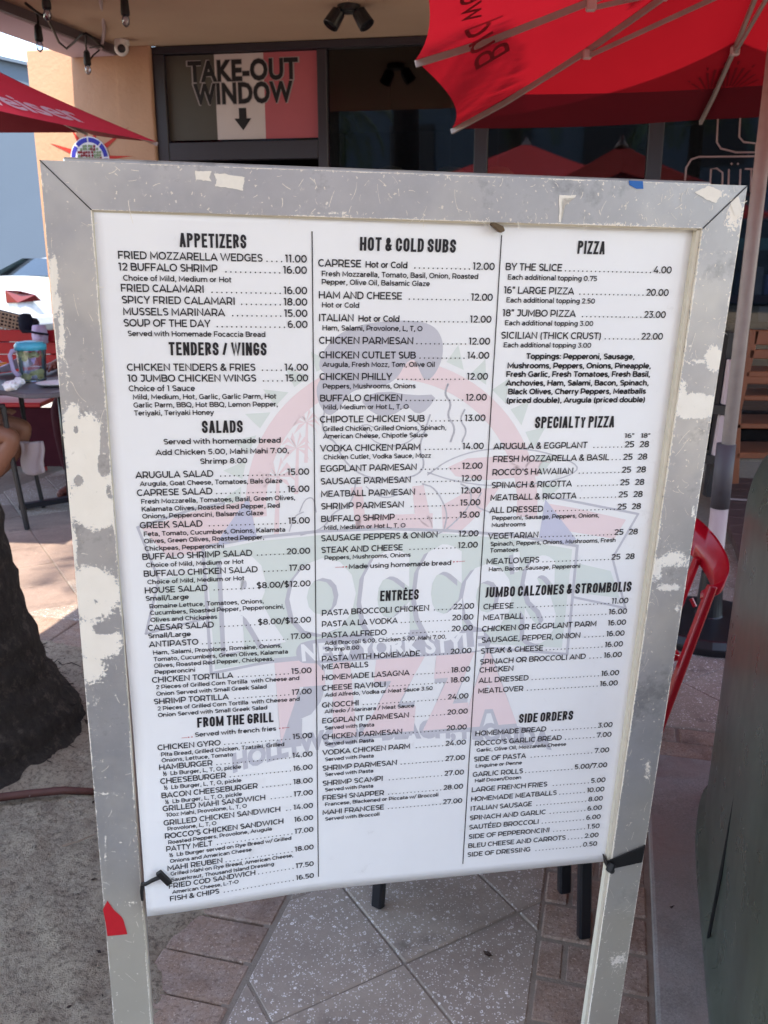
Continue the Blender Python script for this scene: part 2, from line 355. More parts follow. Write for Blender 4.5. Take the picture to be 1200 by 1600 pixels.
# ------------------------------------------------------------------ the menu board
rd = Vector((8500, -200, 1400)).normalized(); dd = Vector((-144, 4038, 1400)).normalized()
BR = camvec(*rd); BDn = camvec(*dd); BDn = (BDn - BR * BDn.dot(BR)).normalized(); BN = BR.cross(BDn).normalized()
if BN.y > 0: BN = -BN                               # towards the camera
r0 = ray(600, 270); KS = 1.055 / 1.12; B0 = EYE + r0 * 1.055
def bpt(x, y, off=0.0): return onplane(x, y, B0 + BN * off, BN)
def buv(x, y): d = bpt(x, y) - B0; return d.dot(BR), d.dot(BDn)
def bw(u, v, off=0.0): return B0 + BR * u + BDn * v + BN * off
UL, VT = buv(143, 328); UR, VB = buv(1095, 357)[0], buv(600, 1385)[1]
def sm(x): x = max(0., min(1., x)); return x * x * (3 - 2 * x)
def disp(u, v):
    s = (u - UL) / (UR - UL); q = (v - VT) / (VB - VT)
    return -(.004 + .010 * s) + .020 * sm((.42 - s) / .42) * sm((q - .66) / .36) - .004 * math.sin(math.pi * s) * sm(q)
def pw(u, v, off=0.0): return bw(u, v, disp(u, v) + off)
def puv(x, y):                                       # pixel -> coordinates on the bent panel
    off = 0
    for _ in range(8):
        d = bpt(x, y, off) - B0; u, v = d.dot(BR), d.dot(BDn); off = disp(u, v)
    return u, v
def u_at(x, v, u):                                   # u on the row v whose picture column is x
    for _ in range(6):
        x0 = proj(pw(u, v))[0]; x1 = proj(pw(u + .01, v))[0]; u += .01 * (x - x0) / (x1 - x0)
    return u

board = thing('menu_board', 'tall white printed menu board in a scratched grey metal frame with flaking cream paint', 'sign', bw(0, VB * .9) * 1.0)
zfoot = 0.0
def down_to(uv, z):                                  # extend a rail line down to height z
    (u0, v0), (u1, v1) = uv; p0, p1 = bw(u0, v0), bw(u1, v1); k = (z - p0.z) / (p1.z - p0.z); return u0 + (u1 - u0) * k, v0 + (v1 - v0) * k
oTL, oTR, iTL, iTR = buv(62, 250), buv(1168, 290), buv(143, 328), buv(1098, 357)
oBL = down_to((oTL, buv(178, 1600)), zfoot); iBL = down_to((iTL, buv(236, 1600)), zfoot)
oBR = down_to((oTR, buv(965, 1600)), zfoot); iBR = down_to((iTR, buv(919, 1600)), zfoot)
blobs = {  # paint left on the metal: pixel centre, radii, strength
 'l': [(84, 430, 7, 40, .8), (96, 520, 5, 60, .7), (120, 720, 10, 80, .9), (165, 640, 5, 60, .4), (160, 700, 7, 40, .5), (190, 900, 6, 60, .5), (205, 1100, 5, 60, .5), (215, 1240, 8, 26, .7), (165, 1330, 4, 80, .45), (100, 540, 10, 60, .35), (170, 1180, 26, 60, .22), (190, 1330, 30, 90, .18), (212, 1300, 10, 60, .4), (150, 1150, 10, 90, .35), (90, 380, 20, 50, .2), (83, 475, 14, 22, .8), (112, 660, 12, 28, 1), (135, 700, 34, 44, 1.2), (140, 740, 34, 40, 1.2), (150, 790, 40, 30, 1.3), (150, 820, 36, 8, .5), (116, 860, 6, 60, .6), (145, 925, 34, 32, 1.4), (150, 965, 40, 10, .5), (150, 1000, 34, 26, 1.3), (140, 1045, 28, 26, .8),
       (150, 1100, 12, 30, .35), (165, 1240, 30, 4, .5), (165, 1252, 12, 3, .4), (205, 1410, 20, 8, .4), (200, 1480, 10, 8, .3), (180, 1580, 30, 40, .25), (105, 600, 6, 50, .5)],
 'r': [(1125, 440, 30, 60, .2), (1060, 740, 30, 60, .2), (1040, 1060, 30, 60, .22), (1010, 1150, 30, 90, .2), (1052, 860, 30, 30, .35), (975, 1300, 20, 60, .2), (1145, 345, 16, 26, .6), (1150, 330, 14, 20, .7), (1143, 475, 6, 22, .8), (1116, 560, 14, 22, .9), (1090, 565, 30, 8, .55), (1088, 635, 36, 16, 1.3), (1066, 610, 8, 20, .7), (1050, 875, 28, 14, .7), (1025, 890, 12, 22, .7), (1045, 918, 24, 7, .7),
       (1036, 1010, 20, 4, .35), (1058, 950, 6, 14, .5), (1012, 1205, 6, 20, .6), (1000, 1440, 20, 50, .3), (968, 1500, 26, 22, .5), (965, 1580, 20, 12, .4), (1083, 800, 4, 14, .6)],
 't': [(250, 320, 60, 10, .22), (480, 310, 60, 20, .18), (640, 300, 60, 20, .2), (820, 320, 80, 20, .25), (1000, 320, 60, 20, .3), (1060, 300, 60, 10, .35), (1120, 305, 26, 9, .6), (960, 350, 60, 4, .5), (520, 333, 60, 4, .5), (700, 347, 60, 3, .3), (668, 290, 6, 14, .3), (150, 282, 14, 14, .3)]}
def paintval(key, p):
    x, y = proj(p); s = .02
    for bx, by, rx, ry, st in blobs[key]:
        d = ((x - bx) / rx) ** 2 + ((y - by) / ry) ** 2
        if d < 4: s = max(s, st * math.exp(-d * .7) * 1.1)
    if key == 'l':
        for bx, by, rx, ry in ((119, 672, 4, 5), (163, 700, 7, 26), (124, 751, 8, 9), (160, 730, 9, 14), (150, 940, 4, 4), (160, 985, 16, 9), (172, 770, 5, 10)):
            d = ((x - bx) / rx) ** 2 + ((y - by) / ry) ** 2; s -= 1.3 * math.exp(-d) if d < 5 else 0
    return max(0, min(1, s))
def rail(name, key, q, nu, nv, label=None, depth=.026, edgek=.35):
    # q: outer-start, outer-end, inner-end, inner-start (u,v)
    mb = MB(); q = [Vector((a, b, 0)) for a, b in q]
    def fn(i, j):
        a = q[0].lerp(q[1], j); b = q[3].lerp(q[2], j); p = a.lerp(b, i); return bw(p.x, p.y, 0)
    mb.grid(fn, nu, nv); nfront = len(mb.v)
    c = [bw(p.x, p.y, 0) for p in q]; d = [p - BN * depth for p in c]
    mb.m = 0; mb.add(c + d, [(7, 6, 5, 4), (0, 4, 5, 1), (1, 5, 6, 2), (2, 6, 7, 3), (3, 7, 4, 0)])
    o = mb.build(name, [M['frame'], M['cream_edge']], board, label=label)
    me = o.data; at = me.attributes.new('paint', 'FLOAT', 'POINT'); vals = []
    for k, v in enumerate(mb.v):
        s = paintval(key, v)
        if k < nfront:
            i = (k % (nu + 1)) / nu
            if i < .03 or i > .97: s = max(s, .5 + edgek * (noise.noise(v * 14) + .25))
            elif i < .09 or i > .92: s = max(s, .16 + edgek * .8 * noise.noise(v * 22))
        else: s = .5 + .3 * noise.noise(v * 9)
        vals.append(s)
    at.data.foreach_set('value', vals); return o
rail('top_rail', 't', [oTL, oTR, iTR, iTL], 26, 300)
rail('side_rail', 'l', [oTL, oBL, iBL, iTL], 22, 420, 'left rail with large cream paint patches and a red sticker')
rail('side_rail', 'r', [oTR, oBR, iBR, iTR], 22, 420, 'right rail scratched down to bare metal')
# mitre seams, inner lips, rear half of the folding frame
mb = MB(); 
for a, b in ((oTL, iTL), (oTR, iTR)):
    p, q = bw(*a, .0006), bw(*b, .0006); mb = MB(); mb.bar([p, q], .0010, .0012, BN); mb.build('mitre_seam', M['black_rubber'], board)
mb = MB()
def lip(a, b, w, off): mb.bar([bw(*a, off), bw(*b, off)], w, .012, BN)
e = .003
for a, b in ((iTL, iTR), ((iTL[0] - .001, iTL[1]), (iBL[0] - .001, iBL[1])), ((iTR[0] - e, iTR[1]), (iBR[0] - e, iBR[1]))): mb = MB(); lip(a, b, .005, -.010); mb.build('inner_lip', M['cream_edge'], board)
mb = MB(); D2 = -.0405
mb.bar([bw(oTL[0] + .02, oTL[1] + .02, D2), bw(oTR[0] - .035, oTR[1] + .0215, D2)], .05, .026, BN)
for (o_, i_, ob, ib, sx) in ((oTL, iTL, oBL, iBL, .002), (oTR, iTR, oBR, iBR, .012)):
    mb.bar([bw((o_[0] + i_[0]) / 2 + sx, o_[1] + .045, D2), bw((ob[0] + ib[0]) / 2 + sx, ob[1], D2)], .048, .026, BN)
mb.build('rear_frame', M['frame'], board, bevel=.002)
mb = MB()
mb.bar([bw(oBL[0], oBL[1] - .03, -.013), bw(oBR[0], oBR[1] - .03, -.013)], .05, .024, BN)
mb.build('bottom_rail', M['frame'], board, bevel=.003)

# random scratches and flakes, one joined part
mb = MB(); rs = random.Random(11)
def rail_pt(q, i, j):
    q = [Vector((a, b, 0)) for a, b in q]; return q[0].lerp(q[1], j).lerp(q[3].lerp(q[2], j), i)
def flake(p, L, w, ang, curve=0, n=4):
    for k in range(n):
        a0 = ang + curve * k; d = Vector((math.cos(a0), math.sin(a0), 0)); e_ = Vector((-d.y, d.x, 0))
        ww = w * (.5 + rs.random()); w2 = w * (.3 + rs.random()); q = p + d * L / n
        pts = [p - e_ * ww, q - e_ * w2, q + e_ * w2, p + e_ * ww]; mb.add([bw(t_.x, t_.y, .0005) for t_ in pts], [(0, 1, 2, 3)]); p = q
for q, n, j1 in (([oTL, oTR, iTR, iTL], 260, 1), ([oTL, oBL, iBL, iTL], 170, .95), ([oTR, oBR, iBR, iTR], 300, .95)):
    for _ in range(n):
        u = rs.random(); i = rs.choice([rs.random(), rs.random() ** 3, 1 - rs.random() ** 3]) * .94 + .03
        j = rs.random() * j1
        if q[1] == oTR: j = rs.choice([j, rs.random() ** .4 * .97 + .015])
        p = rail_pt(q, i, j)
        if u < .62: flake(p, rs.uniform(.0008, .004), rs.uniform(.0003, .0011), rs.random() * 6.28, rs.uniform(-.4, .4), 2)
        elif u < .95: flake(p, rs.uniform(.003, .012), rs.uniform(.0002, .0005), rs.gauss(1.2, .9), rs.uniform(-.25, .25))
        else: flake(p, rs.uniform(.012, .028), rs.uniform(.0002, .0004), rs.gauss(1.5, .4), rs.uniform(-.12, .12), 6)
for pts in ([(305, 266), (318, 268), (331, 267), (327, 278), (330, 283), (306, 281)], [(334, 271), (352, 272), (383, 277), (380, 289), (379, 298), (360, 294), (336, 291), (339, 280)], [(874, 305), (900, 305), (898, 309), (878, 310), (876, 347), (873, 346)], [(1085, 300), (1108, 290), (1128, 300), (1118, 318), (1104, 312)], [(1140, 312), (1154, 306), (1158, 340), (1146, 334)]):
    P_ = []
    for i, p in enumerate(pts):
        q_ = pts[(i + 1) % len(pts)]
        for k in range(6): P_.append((p[0] + (q_[0] - p[0]) * k / 6 + rs.uniform(-.9, .9), p[1] + (q_[1] - p[1]) * k / 6 + rs.uniform(-.9, .9)))
    c_ = (sum(p[0] for p in P_) / len(P_), sum(p[1] for p in P_) / len(P_)); V_ = [bw(*buv(*p), .0006) for p in P_] + [bw(*buv(*c_), .0006)]
    mb.add(V_, [(i, (i + 1) % len(P_), len(P_)) for i in range(len(P_))])
mb.build('paint_flakes', M['chip'], board, kind='stuff')

# the panel, a bent sheet
mb = MB(); nU, nV = 48, 60
xl0, xr0 = UL - .004, UR + .001
cBL, cBR = puv(230, 1432), puv(955, 1345)
def pf(i, j):
    u0 = xl0 + (cBL[0] - xl0) * j; u1 = xr0 + (cBR[0] - xr0) * j; v1 = cBL[1] + (cBR[1] - cBL[1]) * i + .004 * math.sin(i * 3.1)
    return u0 + (u1 - u0) * i, VT - .006 + (v1 - VT + .006) * j
mb.grid(lambda i, j: pw(*pf(i, j)), nU, nV)
panel = mb.build('printed_panel', M['panel'], board, smooth=True)
md = panel.modifiers.new('s', 'SOLIDIFY'); md.thickness = .004; md.offset = -1 if panel.data.polygons[0].normal.dot(BN) > 0 else 1

# ---- lettering
_tc = {}
def tmesh(s, off=0.0, space=1.0, shear=0.0, res=3):
    key = (s, off, space, shear, res)
    if key not in _tc:
        c = bpy.data.curves.new('t', 'FONT'); c.body = s; c.offset = off; c.space_character = space; c.shear = shear; c.resolution_u = res
        o = bpy.data.objects.new('t', c); COL.objects.link(o); dg = bpy.context.evaluated_depsgraph_get()
        me = bpy.data.meshes.new_from_object(o.evaluated_get(dg)); vs_ = [v.co.copy() for v in me.vertices]; fs = [tuple(p.vertices) for p in me.polygons]
        bpy.data.objects.remove(o); bpy.data.curves.remove(c); bpy.data.meshes.remove(me)
        x0 = min(v.x for v in vs_); x1 = max(v.x for v in vs_); _tc[key] = (vs_, fs, x0, x1)
    return _tc[key]
CAPH = max(v.y for v in tmesh('H')[0])
# condensed bold block capitals, drawn as strokes
def arc(cx, cy, rx, ry, a0, a1, n=5): return [(cx + rx * math.cos(R(a0 + (a1 - a0) * k / n)), cy + ry * math.sin(R(a0 + (a1 - a0) * k / n))) for k in range(n + 1)]
ry = .26
_top = arc(.5, 1 - ry, .5, ry, 180, 0, 8); _bot = arc(.5, ry, .5, ry, 0, -180, 8)
BLK = {'A': (.95, [[(0, 0), (.42, 1), (.58, 1), (1, 0)], [(.2, .27), (.8, .27)]]), 'P': (.95, [[(0, 0), (0, 1), (.5, 1)] + arc(.5, .78, .5, .22, 90, -90) + [(0, .56 - .1 + .1)]]),
 'B': (.95, [[(0, .54), (0, 1), (.5, 1)] + arc(.5, .77, .47, .23, 90, -90) + [(0, .54)], [(.5, .54)] + arc(.5, .27, .5, .27, 90, -90) + [(0, 0), (0, .54)]]),
 'E': (.8, [[(1, 1), (0, 1), (0, 0), (1, 0)], [(0, .52), (.85, .52)]]), 'F': (.8, [[(1, 1), (0, 1), (0, 0)], [(0, .52), (.85, .52)]]), 'T': (.9, [[(0, 1), (1, 1)], [(.5, 1), (.5, 0)]]),
 'I': (.0, [[(.5, 0), (.5, 1)]]), 'Z': (.85, [[(0, 1), (1, 1), (0, 0), (1, 0)]]), 'R': (.95, [[(0, 0), (0, 1), (.5, 1)] + arc(.5, .77, .47, .23, 90, -90) + [(0, .54)], [(.55, .54), (1, 0)]]),
 'S': (.95, [[(1, .74)] + _top[::-1][1:] + [(0, .72), (.12, .6), (.88, .4), (1, .28)] + _bot[1:] ]), 'N': (1, [[(0, 0), (0, 1)], [(0, 1), (1, 0)], [(1, 0), (1, 1)]]), 'D': (.95, [[(0, 0), (0, 1), (.45, 1)] + arc(.45, .7, .55, .3, 90, 0) + arc(.45, .3, .55, .3, 0, -90) + [(0, 0)]]),
 'W': (1.9, [[(0, 1), (.25, 0), (.5, 1), (.75, 0), (1, 1)]]), 'M': (1.6, [[(0, 0), (0, 1)], [(0, 1), (.5, .05), (1, 1)], [(1, 1), (1, 0)]]), 'G': (.95, [[(1, .77)] + _top[::-1][1:] + [(0, ry)] + _bot[::-1][1:] + [(1, .42), (.55, .42)]]),
 'C': (.95, [[(1, .70)] + _top[::-1][1:] + [(0, ry)] + _bot[::-1][1:] + [(1, .30)]]), 'O': (.95, [_top + [(1, ry)] + _bot[1:] + [(0, 1 - ry)]]), 'H': (1, [[(0, 0), (0, 1)], [(1, 0), (1, 1)], [(0, .52), (1, .52)]]),
 'U': (.95, [[(0, 1), (0, ry)] + _bot[::-1][1:] + [(1, 1)]]), 'L': (.75, [[(0, 1), (0, 0), (1, 0)]]), 'J': (.7, [[(1, 1), (1, ry)] + arc(.5, ry, .5, ry, 0, -120)]), 'Y': (.95, [[(0, 1), (.5, .45), (1, 1)], [(.5, .45), (.5, 0)]]),
 '/': (.7, [[(0, -.05), (1, 1.05)]]), '&': (1.1, [[(1, 0), (.2, .7)] + arc(.42, .82, .26, .18, 200, -20) + [(.05, .36)] + arc(.4, .22, .4, .22, 160, 300) + [(1, .5)]])}
BLK['\u00c9'] = (.8, BLK['E'][1] + [[(.35, 1.16), (.75, 1.34)]])
def blocktext(s, W=.28, T=.175, gap=.10):
    vs_, fs = [], []; x = 0; lt = [.075]
    for ch in s:
        if ch == ' ': x += .17; continue
        wf, paths = BLK[ch]; w = W * wf
        for path in paths:
            P = [Vector((x + T / 2 + a * w, T / 2 + b * (1 - T), 0)) for a, b in path]
            P = [p for k, p in enumerate(P) if k == 0 or (p - P[k - 1]).length > 1e-4]
            # square ends reach the letter's edge
            closed = (P[0] - P[-1]).length < 1e-3
            if not closed:
                for e0, e1 in ((0, 1), (-1, -2)):
                    d = (P[e0] - P[e1]).normalized()
                    if abs(d.x) < .2 or abs(d.y) < .2: P[e0] = P[e0] + d * T / 2
            n = len(P); L = []
            for k in range(n):
                a = P[k] - P[k - 1] if k > 0 else (P[0] - P[-2] if closed else None)
                b = P[k + 1] - P[k] if k < n - 1 else (P[1] - P[0] if closed else None)
                a = a or b; b = b or a; a = a.normalized(); b = b.normalized(); m = (a + b)
                if m.length < .2: m = a.copy()
                m.normalize(); nn = Vector((-m.y, m.x, 0)); sc = 1 / max(.5, nn.dot(Vector((-a.y, a.x, 0)))); L.append((P[k] - nn * T / 2 * sc, P[k] + nn * T / 2 * sc))
            k0 = len(vs_)
            for a, b in L: vs_ += [a, b]
            fs += [(k0 + 2 * k, k0 + 2 * k + 2, k0 + 2 * k + 3, k0 + 2 * k + 1) for k in range(n - 1)]
        x += w + T + gap
    x -= gap; return vs_, fs, 0, x
# wide geometric sans, drawn as strokes: (advance, paths), cap height 1
def _c(cx, cy, rx, ry_, a0=0, a1=360, n=None):
    n = n or max(3, int(abs(a1 - a0) / 26)); return [(cx + rx * math.cos(R(a0 + (a1 - a0) * k / n)), cy + ry_ * math.sin(R(a0 + (a1 - a0) * k / n))) for k in range(n + 1)]
XH, HT = .735, .075; LO, HI, XT = HT, 1 - HT, .735 - HT
_o = _c(.36, XH / 2, .29, XH / 2 - HT + .01)
SANS = {'A': (.96, [[(.04, 0), (.48, HI), (.92, 0)], [(.2, .28), (.76, .28)]]), 'B': (.86, [[(.12, LO), (.12, HI), (.5, HI)] + _c(.52, .725, .2, .2, 90, -90) + [(.12, .525)], [(.52, .525)] + _c(.56, .3, .23, .225, 90, -90) + [(.12, LO)]]),
 'C': (.88, [_c(.5, .5, .41, .43, 48, 312)]), 'D': (.97, [[(.12, LO), (.12, HI), (.44, HI)] + _c(.46, .5, .4, .425, 90, -90) + [(.12, LO)]]), 'E': (.78, [[(.72, HI), (.12, HI), (.12, LO), (.74, LO)], [(.12, .51), (.65, .51)]]),
 'F': (.74, [[(.72, HI), (.12, HI), (.12, 0)], [(.12, .47), (.64, .47)]]), 'G': (.94, [_c(.5, .5, .41, .43, 48, 318) + [(.82, .2), (.82, .47), (.6, .47)]]), 'H': (.94, [[(.12, 0), (.12, 1)], [(.82, 0), (.82, 1)], [(.12, .5), (.82, .5)]]),
 'I': (.34, [[(.17, 0), (.17, 1)]]), 'J': (.68, [[(.1, HI), (.54, HI), (.54, .33)] + _c(.3, .33, .24, .26, 0, -140)]), 'K': (.86, [[(.12, 0), (.12, 1)], [(.12, .36), (.78, 1)], [(.38, .58), (.82, 0)]]), 'L': (.70, [[(.12, 1), (.12, LO), (.68, LO)]]),
 'M': (1.1, [[(.12, 0), (.12, .93), (.55, .25), (.98, .93), (.98, 0)]]), 'N': (.94, [[(.12, 0), (.12, .93), (.82, .07), (.82, 1)]]), 'O': (1.02, [_c(.51, .5, .43, .43)]), 'P': (.84, [[(.12, 0), (.12, HI), (.48, HI)] + _c(.5, .63, .26, .295, 90, -90) + [(.12, .335)]]),
 'R': (.86, [[(.12, 0), (.12, HI), (.48, HI)] + _c(.5, .63, .26, .295, 90, -90) + [(.12, .335)], [(.5, .335), (.76, 0)]]), 'S': (.76, [[(.66, .84)] + _c(.39, .72, .27, .21, 50, 215) + _c(.40, .285, .28, .215, 55, -145)]), 'T': (.76, [[(0.02, HI), (.74, HI)], [(.38, HI), (.38, 0)]]),
 'U': (.92, [[(.12, 1), (.12, .4)] + _c(.46, .4, .34, .33, 180, 360) + [(.8, 1)]]), 'V': (.92, [[(.05, 1), (.46, .06), (.87, 1)]]), 'W': (1.4, [[(.05, 1), (.38, .08), (.7, .92), (1.02, .08), (1.35, 1)]]), 'Y': (.84, [[(.04, 1), (.42, .4), (.8, 1)], [(.42, .4), (.42, 0)]]), 'Z': (.82, [[(.08, HI), (.72, HI), (.1, LO), (.76, LO)]]),
 '0': (.82, [_c(.41, .5, .32, .43)]), '1': (.46, [[(.04, HI), (.28, HI), (.28, 0)]]), '2': (.72, [_c(.36, .68, .27, .245, 165, -35) + [(.12, LO), (.68, LO)]]), '3': (.72, [[(.08, HI), (.62, HI), (.34, .58)] + _c(.34, .325, .3, .25, 80, -145)]),
 '4': (.84, [[(.52, 1), (.1, .26), (.78, .26)], [(.6, .52), (.6, 0)]]), '5': (.74, [[(.64, HI), (.16, HI), (.13, .57)] + _c(.36, .325, .29, .25, 95, -145)]), '6': (.76, [_c(.4, .52, .31, .41, 65, 185) + _c(.39, .32, .29, .25, 180, -175)]),
 '7': (.74, [[(.08, .78), (.08, HI), (.68, HI), (.3, 0)]]), '8': (.78, [_c(.39, .73, .25, .2, -90, 270), _c(.39, .3, .3, .23, 90, 450)]), 
 'a': (.70, [[(.1, .6)] + _c(.34, .45, .23, .21, 110, 0) + [(.57, 0)], [(.57, .4), (.3, .4)] + _c(.29, .22, .2, .165, 90, 270) + [(.45, .08), (.57, .2)]]), 'b': (.78, [[(.1, 1.04), (.1, 0)], _c(.4, XH / 2, .28, .3)]), 'c': (.66, [_c(.37, XH / 2, .29, .3, 50, 310)]), 'd': (.78, [[(.67, 1.04), (.67, 0)], _c(.37, XH / 2, .28, .3)]),
 'e': (.73, [[(.1, .36), (.63, .36)] + _c(.36, XH / 2, .28, .3, 5, 318)]), 'f': (.42, [_c(.36, .84, .17, .2, 80, 180) + [(.19, 0)], [(.02, .66), (.4, .66)]]), 'g': (.78, [_c(.37, .38, .28, .28), [(.67, .74), (.67, -.02)] + _c(.39, 0, .28, .22, 0, -140)]), 'h': (.76, [[(.1, 1.04), (.1, 0)], [(.1, .4)] + _c(.37, .4, .26, .27, 180, 0) + [(.63, 0)]]),
 'i': (.28, [[(.14, XH), (.14, 0)], [(.14, .88), (.14, 1.03)]]), 'k': (.7, [[(.1, 1.04), (.1, 0)], [(.1, .26), (.6, .73)], [(.32, .46), (.66, 0)]]), 'l': (.28, [[(.14, 1.04), (.14, 0)]]), 'm': (1.16, [[(.1, XH), (.1, 0)], [(.1, .42)] + _c(.345, .42, .235, .25, 180, 0) + [(.58, 0)], [(.58, .42)] + _c(.815, .42, .235, .25, 180, 0) + [(1.05, 0)]]),
 'n': (.76, [[(.1, XH), (.1, 0)], [(.1, .4)] + _c(.37, .4, .26, .27, 180, 0) + [(.63, 0)]]), 'o': (.74, [_c(.37, XH / 2, .29, .3)]), 'p': (.78, [[(.1, XH), (.1, -.27)], _c(.4, XH / 2, .28, .3)]), 'r': (.46, [[(.1, XH), (.1, 0)], _c(.36, .4, .26, .27, 180, 90)]),
 's': (.60, [[(.53, .6)] + _c(.3, .52, .2, .15, 60, 215) + _c(.31, .21, .22, .15, 55, -150)]), 't': (.46, [[(.18, .92), (.18, .22)] + _c(.33, .22, .15, .155, 180, 290)  , [(.02, .66), (.42, .66)]]), 'u': (.76, [[(.1, XH), (.1, .33)] + _c(.36, .33, .26, .26, 180, 360) + [(.62, XH)], [(.62, .33), (.62, 0)]]),
 'v': (.68, [[(.04, XH), (.34, .06), (.64, XH)]]), 'w': (1.06, [[(.04, XH), (.29, .07), (.53, .67), (.77, .07), (1.02, XH)]]), 'y': (.68, [[(.04, XH), (.34, .06)], [(.64, XH), (.26, -.2), (.08, -.19)]]), 'z': (.64, [[(.08, XT), (.54, XT), (.1, LO), (.57, LO)]]),
 '.': (.3, [[(.15, 0), (.15, .16)]]), ',': (.3, [[(.17, .15), (.17, .0), (.11, -.16)]]), "'": (.26, [[(.13, 1), (.13, .7)]]), '"': (.46, [[(.13, 1), (.12, .7)], [(.33, 1), (.32, .7)]]), '-': (.46, [[(.06, .38), (.4, .38)]]), '/': (.5, [[(.0, -.12), (.5, 1.1)]]), ':': (.3, [[(.15, 0), (.15, .16)], [(.15, .52), (.15, .68)]]),
 '(': (.4, [_c(.48, .42, .32, .66, 125, 235)]), ')': (.4, [_c(-.08, .42, .32, .66, 55, -55)]), '&': (.9, [[(.84, 0), (.26, .66)] + _c(.4, .8, .17, .15, 200, -20) + [(.16, .4)] + _c(.36, .26, .27, .2, 150, 300) + [(.8, .44)]]), '$': (.8, [[(.66, .84)] + _c(.39, .72, .27, .21, 50, 215) + _c(.40, .285, .28, .215, 55, -145), [(.4, 1.12), (.4, -.12)]]),
 '\u00bd': (.9, [[(.1, .95), (.22, 1), (.22, .5)], [(.16, 0), (.68, 1)], _c(.66, .36, .14, .12, 160, -30) + [(.52, .04), (.84, .04)]]), '9': (.76, [_c(.38, .66, .29, .26), _c(.37, .48, .31, .41, 0, -115)])}
SANS['Q'] = (1.02, SANS['O'][1] + [[(.6, .2), (.92, -.08)]])
SANS['\u00c9'] = (.78, SANS['E'][1] + [[(.36, 1.12), (.56, 1.3)]])
_wc = {}
def sans(s, T=.172):
    key = (s, T)
    if key in _wc: return _wc[key]
    vs_, fs = [], []; x = 0
    for ch in s:
        if ch == ' ': x += .34; continue
        adv, paths = SANS[ch]
        for path in paths:
            P = [Vector((x + a, b, 0)) for a, b in path]; P = [p for k, p in enumerate(P) if k == 0 or (p - P[k - 1]).length > 1e-4]
            closed = (P[0] - P[-1]).length < 1e-3 and len(P) > 3; n = len(P); L = []
            for k in range(n):
                a = P[k] - P[k - 1] if k > 0 else (P[0] - P[-2] if closed else None); b = P[k + 1] - P[k] if k < n - 1 else (P[1] - P[0] if closed else None)
                a = a or b; b = b or a; a = a.normalized(); b = b.normalized(); m = a + b
                if m.length < .2: m = a.copy()
                m.normalize(); nn = Vector((-m.y, m.x, 0)); sc = 1 / max(.6, nn.dot(Vector((-a.y, a.x, 0)))); L.append((P[k] - nn * T / 2 * sc, P[k] + nn * T / 2 * sc))
            k0 = len(vs_)
            for a, b in L: vs_ += [a, b]
            fs += [(k0 + 2 * k, k0 + 2 * k + 2, k0 + 2 * k + 3, k0 + 2 * k + 1) for k in range(n - 1)]
        x += adv + .045
    x -= .045; _wc[key] = (vs_, fs, .04, x - .04); return _wc[key]
class Ink:
    def __init__(s): s.mb = MB()
    def put(s, tm, u0, u1, v0, cap, capu, off=.0009, italic=0.0):
        vs_, fs, x0, x1 = tm; k = (u1 - u0) / max(1e-6, x1 - x0)
        s.mb.add([pw(u0 + (v.x - x0) * k + italic * v.y * cap / capu, v0 - v.y * cap / capu, off) for v in vs_], fs)
    def dot(s, u, v, r, off=.0009):
        s.mb.add([pw(u + r * math.cos(a), v + r * math.sin(a), off) for a in (.4, 1.45, 2.5, 3.54, 4.6, 5.63)], [tuple(range(6))])
CAP_I, CAP_S, CAP_M, CAP_H = .0094 * KS, .0068 * KS, .0076 * KS, .0170 * KS
SP = .00615 * KS
def col_right(c, y): return (479 + (y - 408) * 11 / 967, 772 - (y - 419.5) * 50 / 838, 1048 - (y - 424.7) * 115.2 / 899)[c]
def line(ik, c, s, x0, y0, x1, price=None, cap=CAP_I, off=.172, pr=None, dots=True):
    u, v = puv(x0, y0); u1 = u_at(x1, v, u + .1); ik.put(sans(s, off), u, u1, v, cap, 1.0)
    if price is None: return
    yy = proj(pw(u1, v))[1]; ur = u_at(pr or col_right(c, yy), v, u + .2)
    tm = sans(price); w = (tm[3] - tm[2]) * cap  * .98; ik.put(tm, ur - w, ur, v, cap, 1.0)
    if dots:
        x = ur - w - SP * .75
        while x > u1 + SP * .8: ik.dot(x, v - .0007, .00095); x -= SP
def small(ik, s, x0, y0, x1, cap=CAP_S, off=.172): line(ik, 0, s, x0, y0, x1, None, cap, off)
def section(title, x0, y0, x1, gapw=.10):
    u, v = puv(x0, y0); u1 = u_at(x1, v, u + .1); ik = Ink(); ik.put(blocktext(title, gap=gapw), u, u1, v, CAP_H, 1.0)
    ik.mb.build('section_heading', M['ink'], panel)
